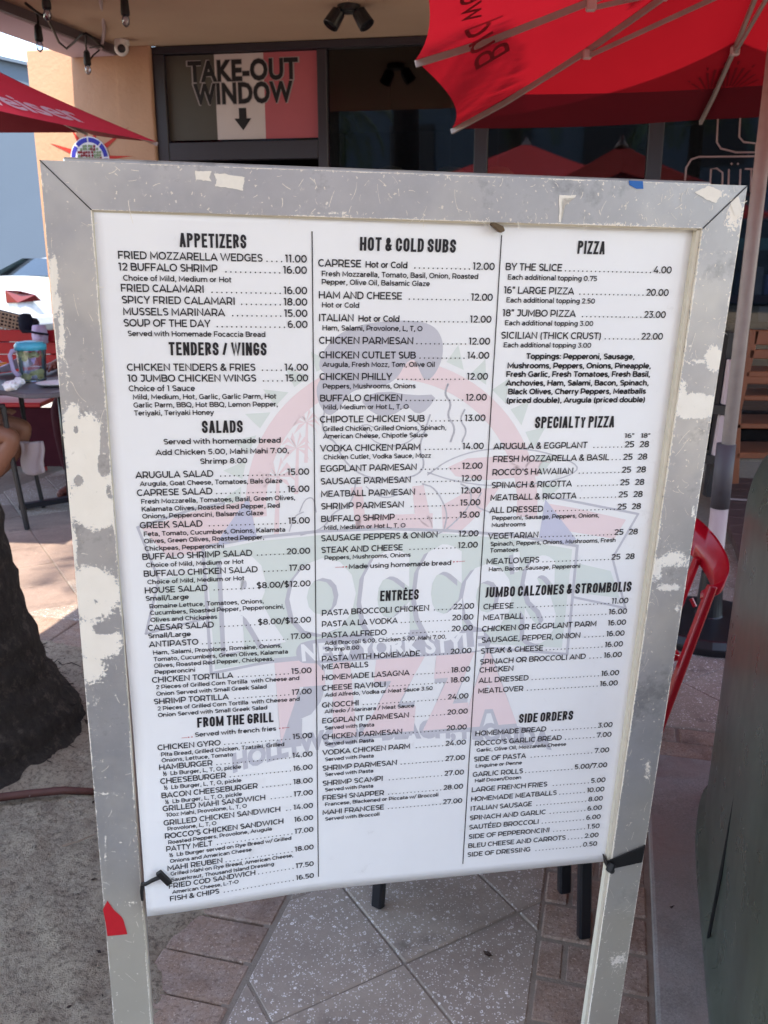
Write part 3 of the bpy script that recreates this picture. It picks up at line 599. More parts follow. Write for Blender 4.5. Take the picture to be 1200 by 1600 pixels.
def run(c, rows):
    ik = Ink()
    for r in rows:
        k = r[0]
        if k == 'i': line(ik, c, *r[1:])
        elif k == 's': small(ik, *r[1:])
        elif k == 'm': small(ik, *r[1:], cap=CAP_M, off=.172)
        elif k == 'b': small(ik, *r[1:], cap=.0078 * KS, off=.23)
        elif k == 'h':
            s, x0, y0, x1, h0, h1, price = r[1:]; u, v = puv(x0, y0); a = u_at(x1, v, u + .05); ik.put(sans(s), u, a, v, CAP_I, 1.0)
            a0 = u_at(h0, v, u + .1); a1 = u_at(h1, v, u + .15); ik.put(sans('Hot or Cold', .185), a0, a1, v, CAP_I * .86, 1.0)
            yy = proj(pw(a1, v))[1]; ur = u_at(col_right(c, yy), v, u + .2); tm = sans(price); w = (tm[3] - tm[2]) * CAP_I  * .98; ik.put(tm, ur - w, ur, v, CAP_I, 1.0)
            x = ur - w - SP * .75
            while x > a1 + SP * .8: ik.dot(x, v - .0007, .00095); x -= SP
        elif k == '2':
            s, x0, y0, x1, xa, xb, yb = r[1:]; u, v = puv(x0, y0); a = u_at(x1, v, u + .05); ik.put(sans(s), u, a, v, CAP_I, 1.0)
            for px, tx in ((xa, '25'), (xb, '28')):
                q = u_at(px, v, u + .2); ik.put(sans(tx), q, q + .0135, v, CAP_I, 1.0)
                if tx == '25':
                    x = q - SP * .75
                    while x > a + SP * .8: ik.dot(x, v - .0007, .00095); x -= SP
    ik.mb.build('section_text', M['ink'], panel)

section('APPETIZERS', 281, 386, 385)
run(0, [('i', 'FRIED MOZZARELLA WEDGES', 185, 404.2, 410, '11.00'), ('i', '12 BUFFALO SHRIMP', 185.6, 422.5, 339.6, '16.00'), ('s', 'Choice of Mild, Medium or Hot', 193, 438.3, 361.5),
 ('i', 'FRIED CALAMARI', 189.4, 455.5, 319, '16.00'), ('i', 'SPICY FRIED CALAMARI', 190.8, 473.9, 367.3, '18.00'), ('i', 'MUSSELS MARINARA', 192.9, 492.2, 351.2, '15.00'),
 ('i', 'SOUP OF THE DAY', 193.7, 510, 328.5, '6.00'), ('s', 'Served with Homemade Focaccia Bread', 200, 525, 414.5)])
section('TENDERS / WINGS', 264.3, 555, 416.6)
run(0, [('i', 'CHICKEN TENDERS & FRIES', 199, 579.2, 398.8, '14.00'), ('i', '10 JUMBO CHICKEN WINGS', 200, 596.4, 400, '15.00'), ('m', 'Choice of 1 Sauce', 201.6, 611.2, 304.6),
 ('s', 'Mild, Medium, Hot, Garlic, Garlic Parm, Hot', 208, 624, 431.5), ('s', 'Garlic Parm, BBQ, Hot BBQ, Lemon Pepper,', 209, 636.6, 434), ('s', 'Teriyaki, Teriyaki Honey', 210, 649, 333.8)])
section('SALADS', 315.8, 676.5, 379.4)
run(0, [('m', 'Served with homemade bread', 255.9, 694.2, 438.5), ('m', 'Add Chicken 5.00, Mahi Mahi 7.00,', 244, 711, 451.4), ('m', 'Shrimp 8.00', 313, 724.7, 386),
 ('i', 'ARUGULA SALAD', 212.5, 747.2, 333.4, '15.00'), ('s', 'Arugula, Goat Cheese, Tomatoes, Bals Glaze', 219, 759.3, 441), ('i', 'CAPRESE SALAD', 214.5, 774.8, 332, '16.00'),
 ('s', 'Fresh Mozzarella, Tomatoes, Basil, Green Olives,', 221, 787, 461), ('s', 'Kalamata Olives, Roasted Red Pepper, Red', 221.8, 798.9, 437), ('s', 'Onions, Pepperoncini, Balsamic Glaze', 222.8, 810, 411.6),
 ('i', 'GREEK SALAD', 219, 825.5, 316.6, '15.00'), ('s', 'Feta, Tomato, Cucumbers, Onions, Kalamata', 225, 837.6, 445.7), ('s', 'Olives, Green Olives, Roasted Pepper,', 225.6, 848.7, 412.7), ('s', 'Chickpeas, Pepperoncini', 226.7, 860.4, 350),
 ('i', 'BUFFALO SHRIMP SALAD', 222.8, 874.6, 394, '20.00'), ('s', 'Choice of Mild, Medium or Hot', 228.7, 886.2, 380.6), ('i', 'BUFFALO CHICKEN SALAD', 224.9, 901, 402.6, '17.00'), ('s', 'Choice of Mild, Medium or Hot', 230.8, 912.5, 381.7),
 ('i', 'HOUSE SALAD', 226.6, 927, 324.5, '$8.00/$12.00'), ('m', 'Small/Large', 228, 938.7, 295), ('s', 'Romaine Lettuce, Tomatoes, Onions,', 234, 950.4, 412), ('s', 'Cucumbers, Roasted Pepper, Pepperoncini,', 235, 960.7, 444), ('s', 'Olives and Chickpeas', 235.6, 971.6, 339),
 ('i', 'CAESAR SALAD', 231.5, 985.3, 334.3, '$8.00/$12.00'), ('m', 'Small/Large', 232, 997, 298), ('i', 'ANTIPASTO', 233.6, 1011, 309.8, '17.00'), ('s', 'Ham, Salami, Provolone, Romaine, Onions,', 239.5, 1022.7, 440), ('s', 'Tomato, Cucumbers, Green Olives, Kalamata', 240.6, 1033, 449.8),
 ('s', 'Olives, Roasted Red Pepper, Chickpeas,', 241, 1043, 427.8), ('s', 'Pepperoncini', 242, 1053, 305), ('i', 'CHICKEN TORTILLA', 238, 1066.6, 364, '15.00'), ('s', '2 Pieces of Grilled Corn Tortilla  with Cheese and', 244, 1076.4, 467.4), ('s', 'Onion Served with Small Greek Salad', 244.7, 1086.8, 416.5),
 ('i', 'SHRIMP TORTILLA', 240.8, 1100.2, 357, '17.00'), ('s', '2 Pieces of Grilled Corn Tortilla  with Cheese and', 246.5, 1109.8, 468), ('s', 'Onion Served with Small Greek Salad', 247.3, 1120, 417.5)])
section('FROM THE GRILL', 308.5, 1136.5, 427.3)
run(0, [('m', 'Served with french fries', 305, 1151, 431), ('i', 'CHICKEN GYRO', 246.6, 1172, 344.5, '15.00'), ('s', 'Pita Bread, Grilled Chicken, Tzatziki, Grilled', 252, 1181.6, 444), ('s', 'Onions, Lettuce, Tomato', 253, 1190.8, 364),
 ('i', 'HAMBURGER', 249, 1202.9, 332, '14.00'), ('s', '\u00bd  Lb Burger, L, T, O, pickle', 254.6, 1211.8, 376.6), ('i', 'CHEESEBURGER', 251, 1224.6, 353, '16.00'), ('s', '\u00bd  Lb Burger, L, T, O, pickle', 256, 1233.6, 377),
 ('i', 'BACON CHEESEBURGER', 252.6, 1246.9, 402.5, '18.00'), ('s', '\u00bd  Lb Burger, L, T, O, pickle', 258, 1255.8, 378), ('i', 'GRILLED MAHI SANDWICH', 254.6, 1267.4, 414.5, '17.00'), ('s', '10oz Mahi, Provolone, L, T, O', 260, 1275.9, 385.5),
 ('i', 'GRILLED CHICKEN SANDWICH', 256, 1289.7, 438, '14.00'), ('s', 'Provolone, L, T, O', 262, 1297.6, 338), ('i', "ROCCO'S CHICKEN SANDWICH", 258, 1310.2, 442.8, '16.00', CAP_I, .185, None, False), ('s', 'Roasted Peppers, Provolone, Arugula', 263, 1318.6, 424.7),
 ('i', 'PATTY MELT', 260, 1330.2, 331.6, '17.00'), ('s', '\u00bd  Lb Burger served on Rye Bread w/ Grilled', 264.7, 1338.7, 455), ('s', 'Onions and American Cheese', 266, 1347.9, 393), ('i', 'MAHI REUBEN', 262, 1360, 347.6, '18.00'),
 ('s', 'Grilled Mahi on Rye Bread, American Cheese,', 267, 1367.7, 458), ('s', 'Sauerkraut, Thousand Island Dressing', 268, 1376.9, 428), ('i', 'FRIED COD SANDWICH', 264, 1388, 399, '17.50'), ('s', 'American Cheese, L-T-O', 269.5, 1396, 372.7), ('i', 'FISH & CHIPS', 266, 1407.6, 342.5, '16.50')])
section('HOT & COLD SUBS', 562, 391.5, 711.7)
run(1, [('h', 'CAPRESE', 497.3, 416.4, 564, 571, 636, '12.00'), ('s', 'Fresh Mozzarella, Tomato, Basil, Onion, Roasted', 502.7, 431.4, 746.6), ('s', 'Pepper, Olive Oil, Balsamic Glaze', 502.7, 444.3, 671), ('i', 'HAM AND CHEESE', 498, 466.2, 627.8, '12.00'), ('s', 'Hot or Cold', 503, 480.2, 561),
 ('h', 'ITALIAN', 498, 501.6, 552.3, 560, 623.6, '12.00'), ('s', 'Ham, Salami, Provolone, L, T, O', 503.8, 516, 659.5), ('i', 'CHICKEN PARMESAN', 498.6, 537, 645.3, '12.00'), ('i', 'CHICKEN CUTLET SUB', 498.9, 559.8, 649, '14.00'), ('s', 'Arugula, Fresh Mozz, Tom, Olive Oil', 504, 573, 679),
 ('i', 'CHICKEN PHILLY', 499.4, 593.6, 611.7, '12.00'), ('s', 'Peppers, Mushrooms, Onions', 504.5, 607, 648.7), ('i', 'BUFFALO CHICKEN', 500, 627.2, 628, '12.00'), ('s', 'Mild, Medium or Hot L, T, O', 505, 639.7, 638), ('i', 'CHIPOTLE CHICKEN SUB', 500, 660.2, 662.8, '13.00'),
 ('s', 'Grilled Chicken, Grilled Onions, Spinach,', 505, 673.5, 697), ('s', 'American Cheese, Chipotle Sauce', 505, 685, 667.6), ('i', 'VODKA CHICKEN PARM', 500.4, 705.4, 656.3, '14.00'), ('s', 'Chicken Cutlet, Vodka Sauce, Mozz', 505.7, 717.7, 673), ('i', 'EGGPLANT PARMESAN', 501, 737, 650.7, '12.00'),
 ('i', 'SAUSAGE PARMESAN', 501, 756.9, 641.5, '12.00'), ('i', 'MEATBALL PARMESAN', 501.6, 776.4, 648, '12.00'), ('i', 'SHRIMP PARMESAN', 501.6, 795.8, 630.6, '15.00'), ('i', 'BUFFALO SHRIMP', 501.6, 815.4, 616, '15.00'), ('s', 'Mild, Medium or Hot L, T, O', 506.4, 827.7, 633),
 ('i', 'SAUSAGE PEPPERS & ONION', 501.6, 845.6, 683.3, '12.00'), ('i', 'STEAK AND CHEESE', 502, 863.9, 629, '12.00'), ('s', 'Peppers, Mushrooms, Onions', 507, 874.6, 641), ('m', 'Made using homemade bread', 545, 888.6, 704.4)])
section('ENTR\u00c9ES', 593.8, 939, 653.8)
run(1, [('i', 'PASTA BROCCOLI CHICKEN', 502.8, 961.8, 670, '22.00'), ('i', 'PASTA A LA VODKA', 502.8, 979.3, 620.7, '20.00'), ('i', 'PASTA ALFREDO', 502.8, 996.8, 603.6, '20.00'), ('s', 'Add Broccoli 5.00, Chicken 5.00, Mahi 7.00,', 507.5, 1007.5, 697), ('s', 'Shrimp 8.00', 507.5, 1017.3, 561),
 ('i', 'PASTA WITH HOMEMADE', 502.8, 1033.2, 655.7, '20.00'), ('i', 'MEATBALLS', 503.3, 1046, 575), ('i', 'HOMEMADE LASAGNA', 503.3, 1062.8, 639.3, '18.00'), ('i', 'CHEESE RAVIOLI', 503.3, 1079, 602.5, '18.00'), ('s', 'Add Alfredo, Vodka or Meat Sauce 3.50', 508, 1088.5, 675.5),
 ('i', 'GNOCCHI', 503.3, 1105.5, 560.5, '24.00'), ('s', 'Alfredo / Marinara / Meat Sauce', 507.5, 1114.3, 646.8), ('i', 'EGGPLANT PARMESAN', 503.5, 1130, 638.5, '20.00'), ('s', 'Served with Pasta', 507.5, 1140, 584.5), ('i', 'CHICKEN PARMESAN', 503.5, 1155.3, 628, '20.00'), ('s', 'Served with Pasta', 507.6, 1164.7, 584),
 ('i', 'VODKA CHICKEN PARM', 504, 1179.6, 640.3, '24.00'), ('s', 'Served with Pasta', 507.8, 1189, 583.8), ('i', 'SHRIMP PARMESAN', 504, 1204, 619.8, '27.00'), ('s', 'Served with Pasta', 507.8, 1212.6, 583), ('i', 'SHRIMP SCAMPI', 504, 1227.5, 598, '27.00'), ('s', 'Served with Pasta', 507.8, 1236.5, 583),
 ('i', 'FRESH SNAPPER', 504, 1250.2, 599.6, '28.00'), ('s', 'Francese, Blackened or Piccata w/ Broccoli', 508, 1259.2, 684.6), ('i', 'MAHI FRANCESE', 504, 1273, 599.8, '27.00'), ('s', 'Served with Broccoli', 508, 1282, 592.8)])
section('PIZZA', 901.5, 396.5, 944)
run(2, [('i', 'BY THE SLICE', 789.5, 422, 877.5, '4.00'), ('s', 'Each additional topping 0.75', 793, 436.7, 932), ('i', '16" LARGE PIZZA', 786.8, 458.5, 896, '20.00'), ('s', 'Each additional topping 2.50', 790.8, 472.4, 928.7), ('i', '18" JUMBO PIZZA', 784.7, 494, 898.5, '23.00'), ('s', 'Each additional topping 3.00', 788.7, 508, 926),
 ('i', 'SICILIAN (THICK CRUST)', 782.5, 529, 938.5, '22.00'), ('s', 'Each additional topping 3.00', 786.5, 542.5, 922.8), ('b', 'Toppings: Pepperoni, Sausage,', 822, 560.7, 990.5), ('b', 'Mushrooms, Peppers, Onions, Pineapple,', 792.7, 575.3, 1016), ('b', 'Fresh Garlic, Fresh Tomatoes, Fresh Basil,', 790.8, 588.7, 1014.8),
 ('b', 'Anchovies, Ham, Salami, Bacon, Spinach,', 790.5, 602.5, 1012.7), ('b', 'Black Olives, Cherry Peppers, Meatballs', 793.5, 615.9, 1007.9), ('b', '(priced double), Arugula (priced double)', 791, 629.5, 1007)])
section('SPECIALTY PIZZA', 835, 669, 958.7)
run(2, [('s', '16"', 975.5, 684, 990), ('s', '18"', 1001, 684, 1015), ('2', 'ARUGULA & EGGPLANT', 771, 702, 916.6, 975.5, 998.8, 0), ('2', 'FRESH MOZZARELLA & BASIL', 770, 722, 951, 973, 996, 0), ('2', "ROCCO'S HAWAIIAN", 769, 742.6, 894.7, 970.9, 994, 0), ('2', 'SPINACH & RICOTTA', 767.6, 762.7, 892.6, 968.3, 991.5, 0),
 ('2', 'MEATBALL & RICOTTA', 766, 782, 899.8, 965.7, 989, 0), ('2', 'ALL DRESSED', 765, 801.5, 848, 963.9, 986.4, 0), ('s', 'Pepperoni, Sausage, Peppers, Onions,', 768.6, 812.6, 935.5), ('s', 'Mushrooms', 768, 823.4, 820.5), ('2', 'VEGETARIAN', 762.4, 842, 840.4, 959.2, 981.7, 0),
 ('s', 'Spinach, Peppers, Onions, Mushrooms, Fresh', 766, 853, 961.3), ('s', 'Tomatoes', 765.5, 863, 809), ('2', 'MEATLOVERS', 759.8, 881.5, 841.7, 954.6, 976.8, 0), ('s', 'Ham, Bacon, Sausage, Pepperoni', 763.4, 892.4, 905.8)])
section('JUMBO CALZONES & STROMBOLIS', 755.7, 933.5, 985.3)
run(2, [('i', 'CHEESE', 755, 952, 802, '11.00'), ('i', 'MEATBALL', 754.5, 969, 816.8, '16.00'), ('i', 'CHICKEN OR EGGPLANT PARM', 752.8, 986.7, 931, '16.00', CAP_I, .185, None, False), ('i', 'SAUSAGE, PEPPER, ONION', 752, 1004, 906, '16.00'), ('i', 'STEAK & CHEESE', 750.9, 1021.2, 848, '16.00'),
 ('i', 'SPINACH OR BROCCOLI AND', 749.7, 1038, 914.5, '16.00'), ('i', 'CHICKEN', 749, 1050.7, 801.6), ('i', 'ALL DRESSED', 747.7, 1067, 825.3, '16.00'), ('i', 'MEATLOVER', 746.8, 1083.3, 816.8, '16.00')])
section('SIDE ORDERS', 810, 1129.5, 894.4)
run(2, [('i', 'HOMEMADE BREAD', 742.3, 1149.6, 852.8, '3.00'), ('i', "ROCCO'S GARLIC BREAD", 741.7, 1165, 877, '7.00'), ('s', 'Garlic, Olive Oil, Mozzarella Cheese', 744.5, 1174.5, 884), ('i', 'SIDE OF PASTA', 740, 1189.7, 821, '7.00'), ('s', 'Linguine or Penne', 743, 1199, 815), ('i', 'GARLIC ROLLS', 738.4, 1213.5, 816.4, '5.00/7.00'), ('s', 'Half Dozen/Dozen', 741.7, 1222.2, 814),
 ('i', 'LARGE FRENCH FRIES', 736.7, 1237.3, 854.3, '5.00'), ('i', 'HOMEMADE MEATBALLS', 735.8, 1252, 869, '10.00'), ('i', 'ITALIAN SAUSAGE', 734.7, 1266.6, 830.5, '8.00'), ('i', 'SPINACH AND GARLIC', 733.7, 1281.3, 852, '6.00'), ('i', 'SAUT\u00c9ED BROCCOLI', 732.6, 1295.8, 841.3, '6.00'), ('i', 'SIDE OF PEPPERONCINI', 732, 1310.4, 858, '1.50'),
 ('i', 'BLEU CHEESE AND CARROTS', 731.3, 1324.7, 883, '2.00'), ('i', 'SIDE OF DRESSING', 730, 1338.5, 828, '0.50')])
# column rules, little ornaments
def pline(mb, pts, w, off=.0009):
    P = [puv(*p) for p in pts]
    for (a, b) in zip(P, P[1:]):
        d = Vector((b[0] - a[0], b[1] - a[1], 0)); L = d.length
        if L < 1e-6: continue
        d /= L; n = Vector((-d.y, d.x, 0)) * w / 2; k = max(1, int(L / .02)); a_, b_ = Vector((*a, 0)), Vector((*b, 0)); e_ = d * w * .35
        a_ -= e_; b_ += e_
        vs_ = []
        for i in range(k + 1):
            p = a_.lerp(b_, i / k); vs_ += [pw(p.x - n.x, p.y - n.y, off), pw(p.x + n.x, p.y + n.y, off)]
        mb.add(vs_, [(2 * i, 2 * i + 2, 2 * i + 3, 2 * i + 1) for i in range(k)])
for p0, p1 in (((487.5, 362), (497.5, 1369)), ((783.5, 368), (723, 1349))):
    mb = MB(); pline(mb, [p0, p1], .0013); mb.build('column_rule', M['ink'], panel)
mb = MB()
for x, y, x2, y2 in ((295, 1151.5, 300, 1151), (437, 1137.5, 442, 1137), (536, 885.5, 541, 885.2), (709, 877.5, 714, 877.2)):
    for px, py in ((x, y), (x2, y2)):
        u, v = puv(px, py); mb.add([pw(u + .0011 * math.cos(a), v + .0011 * math.sin(a), .0009) for a in (0, 1.05, 2.1, 3.14, 4.2, 5.2)], [tuple(range(6))])
for a, b in (((284, 1152.5), (293, 1151.8)), ((444, 1136.8), (452, 1136)), ((524, 886), (534, 885.6)), ((716, 877), (726, 876.4))): pline(mb, [a, b], .0006)
mb.build('ornament', M['ink_red'], panel)

# ---- faded round emblem printed under the text
LAY = .0001
def poly(name_mb, pts, off, n=None):
    P = [puv(*p) for p in pts]
    bm = bmesh.new(); vs_ = [bm.verts.new((p[0], p[1], 0)) for p in P]
    try: bm.faces.new(vs_)
    except Exception: bm.free(); return
    bmesh.ops.triangulate(bm, faces=bm.faces)
    for _ in range(6):
        ed = [e for e in bm.edges if e.calc_length() > .03]
        if not ed: break
        bmesh.ops.subdivide_edges(bm, edges=ed, cuts=1); bmesh.ops.triangulate(bm, faces=bm.faces)
    bm.verts.ensure_lookup_table(); bm.verts.index_update()
    name_mb.add([pw(v.co.x, v.co.y, off) for v in bm.verts], [tuple(v.index for v in f.verts) for f in bm.faces]); bm.free()
def ell(cx, cy, rx, ry, a0, a1, n): return [(cx + rx * math.cos(R(a0 + (a1 - a0) * k / n)), cy - ry * math.sin(R(a0 + (a1 - a0) * k / n))) for k in range(n + 1)]
def smooth_path(pts, it=2, closed=False):
    for _ in range(it):
        q = [] if closed else [pts[0]]
        n = len(pts)
        for i in range(n if closed else n - 1):
            a, b = pts[i], pts[(i + 1) % n]; q += [(a[0] * .75 + b[0] * .25, a[1] * .75 + b[1] * .25), (a[0] * .25 + b[0] * .75, a[1] * .25 + b[1] * .75)]
        if not closed: q.append(pts[-1])
        pts = q
    return pts
wg, wp, wv, ww, wb, wlns = MB(), MB(), MB(), MB(), MB(), MB()
cx, cy = 612, 786
for k in range(-8, 26):                                    # sun-ray triangles
    a = 4 + k * 10.2
    if -8 < a < 186:
        c0, s0 = math.cos(R(a)), math.sin(R(a)); t_ = Vector((-s0, -c0)); p = Vector((cx + 236 * c0, cy - 236 * s0)); q = Vector((cx + 268 * c0, cy - 268 * s0))
        q += t_ * 9; poly(wg, [(p - t_ * 15)[:], (p + t_ * 15)[:], q[:]], LAY)
out = ell(cx, cy, 228, 226, -6, 186, 40); inn = ell(cx, cy, 196, 194, -6, 186, 40)
for i in range(40): poly(wp, [out[i], out[i + 1], inn[i + 1], inn[i]], LAY)
def palm_print(x, y, s):
    poly(wp, [(x - 4 * s, y + 90 * s), (x + 4 * s, y + 90 * s), (x + 5 * s, y), (x, y)], LAY)
    for a in (-35, 0, 35, 70, 110, 150, 185, 215):
        c0, s0 = math.cos(R(a)), math.sin(R(a)); tip = (x + 34 * s * c0, y - 30 * s * s0 + 10 * s); m = (x + 20 * s * c0, y - 24 * s * s0 - 6 * s)
        poly(wp, [(x, y), (m[0], m[1] - 3 * s), tip, (m[0] + 2, m[1] + 6 * s)], LAY)
palm_print(463, 700, .8); palm_print(432, 745, 1.0); palm_print(478, 660, .7)
# chef: beret and hair, dark glasses, plain outlines
poly(wv, smooth_path([(500, 560), (512, 538), (532, 520), (560, 508), (600, 502), (645, 500), (678, 508), (692, 530), (692, 560), (678, 588), (664, 596), (655, 578), (648, 560), (634, 566), (622, 590), (600, 604), (572, 606), (546, 612), (530, 640), (512, 652), (496, 628), (494, 600), (510, 584), (498, 576)], 2, True), LAY * 2)
poly(wv, smooth_path([(560, 622), (600, 610), (645, 618), (684, 616), (668, 640), (652, 648), (636, 634), (612, 650), (584, 648)], 1, True), LAY * 2)
for pth, w in (([(508, 640), (502, 665), (512, 684), (524, 690), (534, 715), (556, 738), (590, 750), (632, 748), (656, 740), (664, 724), (654, 700), (664, 672), (672, 648)], .0022), ([(566, 664), (580, 688), (606, 698), (634, 694), (652, 680)], .0016), ([(560, 668), (572, 662), (584, 668)], .0012),
               ([(640, 650), (662, 668), (650, 678)], .0014), ([(700, 600), (694, 616), (706, 630), (698, 650), (712, 668), (704, 690)], .0026), ([(726, 640), (718, 656), (730, 672), (722, 690)], .0022),
               ([(668, 742), (700, 718), (750, 702), (810, 700), (860, 708), (908, 728), (890, 744), (840, 756), (770, 760), (710, 752), (668, 738)], .0018), ([(720, 756), (736, 764), (736, 790), (700, 826), (684, 834)], .002),
               ([(556, 754), (548, 790), (520, 800), (506, 826), (470, 836)], .002), ([(660, 756), (680, 762), (700, 800), (694, 826)], .002), ([(468, 800), (476, 780), (490, 776), (494, 800)], .0016), ([(452, 830), (460, 806), (474, 800)], .0016),
               ([(764, 800), (740, 790), (752, 770)], .0018), ([(572, 760), (590, 776), (610, 778), (636, 766)], .0014)):
    pline(wlns, smooth_path(pth, 2), w, LAY * 3)
for q in ([(548, 762), (566, 760), (572, 824), (556, 826)], [(644, 760), (662, 758), (676, 824), (650, 822)], [(556, 806), (676, 802), (676, 826), (556, 828)], [(690, 790), (736, 764), (780, 762), (760, 792), (720, 830), (692, 832)], [(700, 730), (730, 716), (800, 712), (860, 722), (840, 744), (760, 750), (712, 744)]):
    poly(wp, q, LAY)
# banner and ribbon ends
poly(wg, [(322, 862), (400, 846), (500, 836), (600, 832), (700, 834), (800, 842), (894, 858), (878, 1012), (760, 1006), (600, 1012), (464, 1026), (336, 1046)], LAY)
bo = .0042
for pth in ([(317, 854), (400, 840), (500, 830), (600, 826), (700, 829), (800, 836), (902, 853), (886, 1022), (760, 1012)], [(317, 854), (330, 1052), (400, 1038), (470, 1026)]): pline(wv, pth, bo, LAY * 2)
poly(wp, [(222, 826), (300, 800), (392, 780), (400, 838), (330, 850), (318, 862), (262, 870)], LAY); poly(wb, [(345, 838), (388, 776), (402, 842), (340, 852)], LAY * 2)
poly(wg, [(250, 905), (318, 892), (326, 960), (240, 975)], LAY)
for pth in ([(215, 824), (300, 796), (350, 786)], [(215, 824), (248, 905), (228, 990), (322, 966)]): pline(wv, pth, .0034, LAY * 2)
poly(wp, [(852, 786), (900, 794), (978, 812), (960, 842), (900, 832), (850, 824)], LAY); poly(wb, [(842, 840), (852, 780), (900, 842), (890, 852)], LAY * 2)
poly(wg, [(902, 880), (954, 892), (968, 934), (898, 926)], LAY)
for pth in ([(848, 774), (920, 788), (997, 803), (957, 872), (977, 950), (896, 933)],): pline(wv, pth, .0034, LAY * 2)
# big letters with a drop edge
def quadtext(mb, s, quad, off_layer, foff=0.0, shear=0.0, dx=0, dy=0, bend=0.0, block=False, space=1.0):
    vs_, fs, x0, x1 = blocktext(s, .34, .26, .05) if block else tmesh(s, foff, space, shear)
    ch = 1.0 if block else CAPH; (ax, ay), (bx, by), (cx_, cy_), (dx_, dy_) = quad   # bl, br, tr, tl
    pts = []
    for v in vs_:
        i = (v.x - x0) / (x1 - x0); j = v.y / ch
        X = (ax * (1 - i) + bx * i) * (1 - j) + (dx_ * (1 - i) + cx_ * i) * j + dx; Y = (ay * (1 - i) + by * i) * (1 - j) + (dy_ * (1 - i) + cy_ * i) * j + dy + bend * 4 * i * (1 - i)
        u, w_ = puv(X, Y); pts.append(pw(u, w_, off_layer))
    mb.add(pts, fs)
def letter(s, quad, fo=.06):
    quadtext(wv, s, quad, LAY * 3, fo, dx=-7, dy=4); quadtext(ww, s, quad, LAY * 4.5, fo)
letter('R', [(352, 1010), (446, 992), (436, 868), (346, 884)]); letter('O', [(452, 986), (556, 976), (556, 878), (452, 886)]); letter('C', [(566, 998), (640, 990), (640, 868), (562, 880)], .075)
letter('C', [(650, 990), (722, 985), (722, 862), (648, 870)], .075); letter('O', [(722, 978), (800, 972), (800, 888), (724, 890)]); letter("'", [(802, 936), (812, 934), (812, 868), (802, 870)], .03); letter('S', [(818, 1000), (868, 992), (870, 874), (820, 880)], .045)
poly(wv, smooth_path([(462, 1012), (476, 1000), (600, 986), (740, 980), (764, 990), (768, 1008), (752, 1020), (620, 1028), (480, 1038), (464, 1032)], 2, True), LAY * 3.6)
quadtext(ww, 'NEW YORK STYLE', [(472, 1032), (758, 1014), (756, 988), (470, 1008)], LAY * 4.8, .04, block=False)
for s, q in (('P', [(438, 1148), (500, 1140), (512, 1042), (430, 1050)]), ('I', [(520, 1138), (556, 1136), (548, 1042), (520, 1044)]), ('Z', [(566, 1134), (656, 1128), (664, 1036), (576, 1040)]), ('Z', [(662, 1128), (738, 1122), (742, 1030), (672, 1036)]), ('A', [(724, 1124), (804, 1118), (782, 1034), (744, 1032)])):
    quadtext(wlns, s, q, LAY * 2, .15); quadtext(wp, s, q, LAY * 3.2, .10)
quadtext(wv, 'HOLLYWOOD BEACH, FLORIDA', [(364, 1206), (862, 1170), (862, 1146), (362, 1180)], LAY * 2, .055, bend=-34)
for mb, k in ((wg, 'wm_green'), (wp, 'wm_pink'), (wv, 'wm_grey'), (ww, 'wm_white'), (wb, 'wm_blue'), (wlns, 'wm_line')): mb.build('faded_emblem', M[k], panel)

# things fixed to the board
def stick(name, label, cat, pts, off, th, mt):
    mb = MB(); mb.prism([bw(*buv(*p), off) for p in pts], BN * th); o = mb.build(name, mt, None, label=label, cat=cat); return o
def uvx(pts): return pts
stick('tape_scrap', 'small torn scrap of blue tape on the top rail of the menu board', 'tape', [(982, 282), (1004, 283), (1005, 295), (994, 295), (983, 289)], .0007, .0003, M['blue_tape'])
stick('sticker', 'torn red sticker on the lower left rail of the menu board', 'sticker', [(161, 1420), (168, 1407), (178, 1421), (190, 1432), (193, 1437), (199, 1459), (168, 1462), (165, 1440)], .0007, .0003, M['red_sticker'])
mb = MB(); mb.prism([bw(*buv(*p), -.008) for p in ((766, 350), (772, 347), (786, 354), (788, 361), (781, 364))], BN * .012); mb.build('wood_wedge', M['wedge'], None, bevel=.001, label='small brown wooden wedge jammed under the top rail above the column line', cat='wedge')
# black strap round the right rail
mb = MB(); a, b, c, d = [buv(*p) for p in ((949, 1349), (1004, 1318), (1004, 1342), (951, 1358))]
P = [(buv(948, 1343)), (buv(1006, 1319)), (buv(1001, 1346)), (buv(950, 1357))]
mb.prism([bw(*p, .0015) for p in P], BN * .002); mb.prism([bw(*p, -.055) for p in P], BN * .002)
for i, j in ((0, 3), (1, 2)):
    s_ = -.0015 if i == 0 else .0015
    p0, p1 = P[i], P[j]; mb.prism([bw(p0[0], p0[1], -.055), bw(p1[0], p1[1], -.055), bw(p1[0], p1[1], .0035), bw(p0[0], p0[1], .0035)], BR * s_)
mb.tube([bw(*buv(955, 1346), .006), bw(*buv(949, 1352), .010), bw(*buv(954, 1357), .006)], [.006, .007, .005], 8)
mb.build('strap', M['black_rubber'], None, smooth=False, bevel=.001, label='black rubber strap wrapped round the right rail below the menu panel', cat='strap')
# hook at the left
mb = MB(); q = lambda x, y, o: bw(*puv(x, y), disp(*puv(x, y)) + o)
mb.tube([q(222, 1384, -.004), q(228, 1377, .006), q(238, 1369, .009), q(252, 1364, .008)], [.003, .003, .0032, .0034], 8); mb.build
mb.bar([q(248, 1356, .009), q(266, 1374, .009)], .009, .006, BN)
mb.tube([q(222, 1384, -.004), q(221, 1396, -.004), q(222, 1412, -.006)], [.003, .0028, .002], 8)
mb.build('hook', M['black_rubber'], None, bevel=.001, label='black T-shaped rubber hook gripping the lower left edge of the panel', cat='hook')
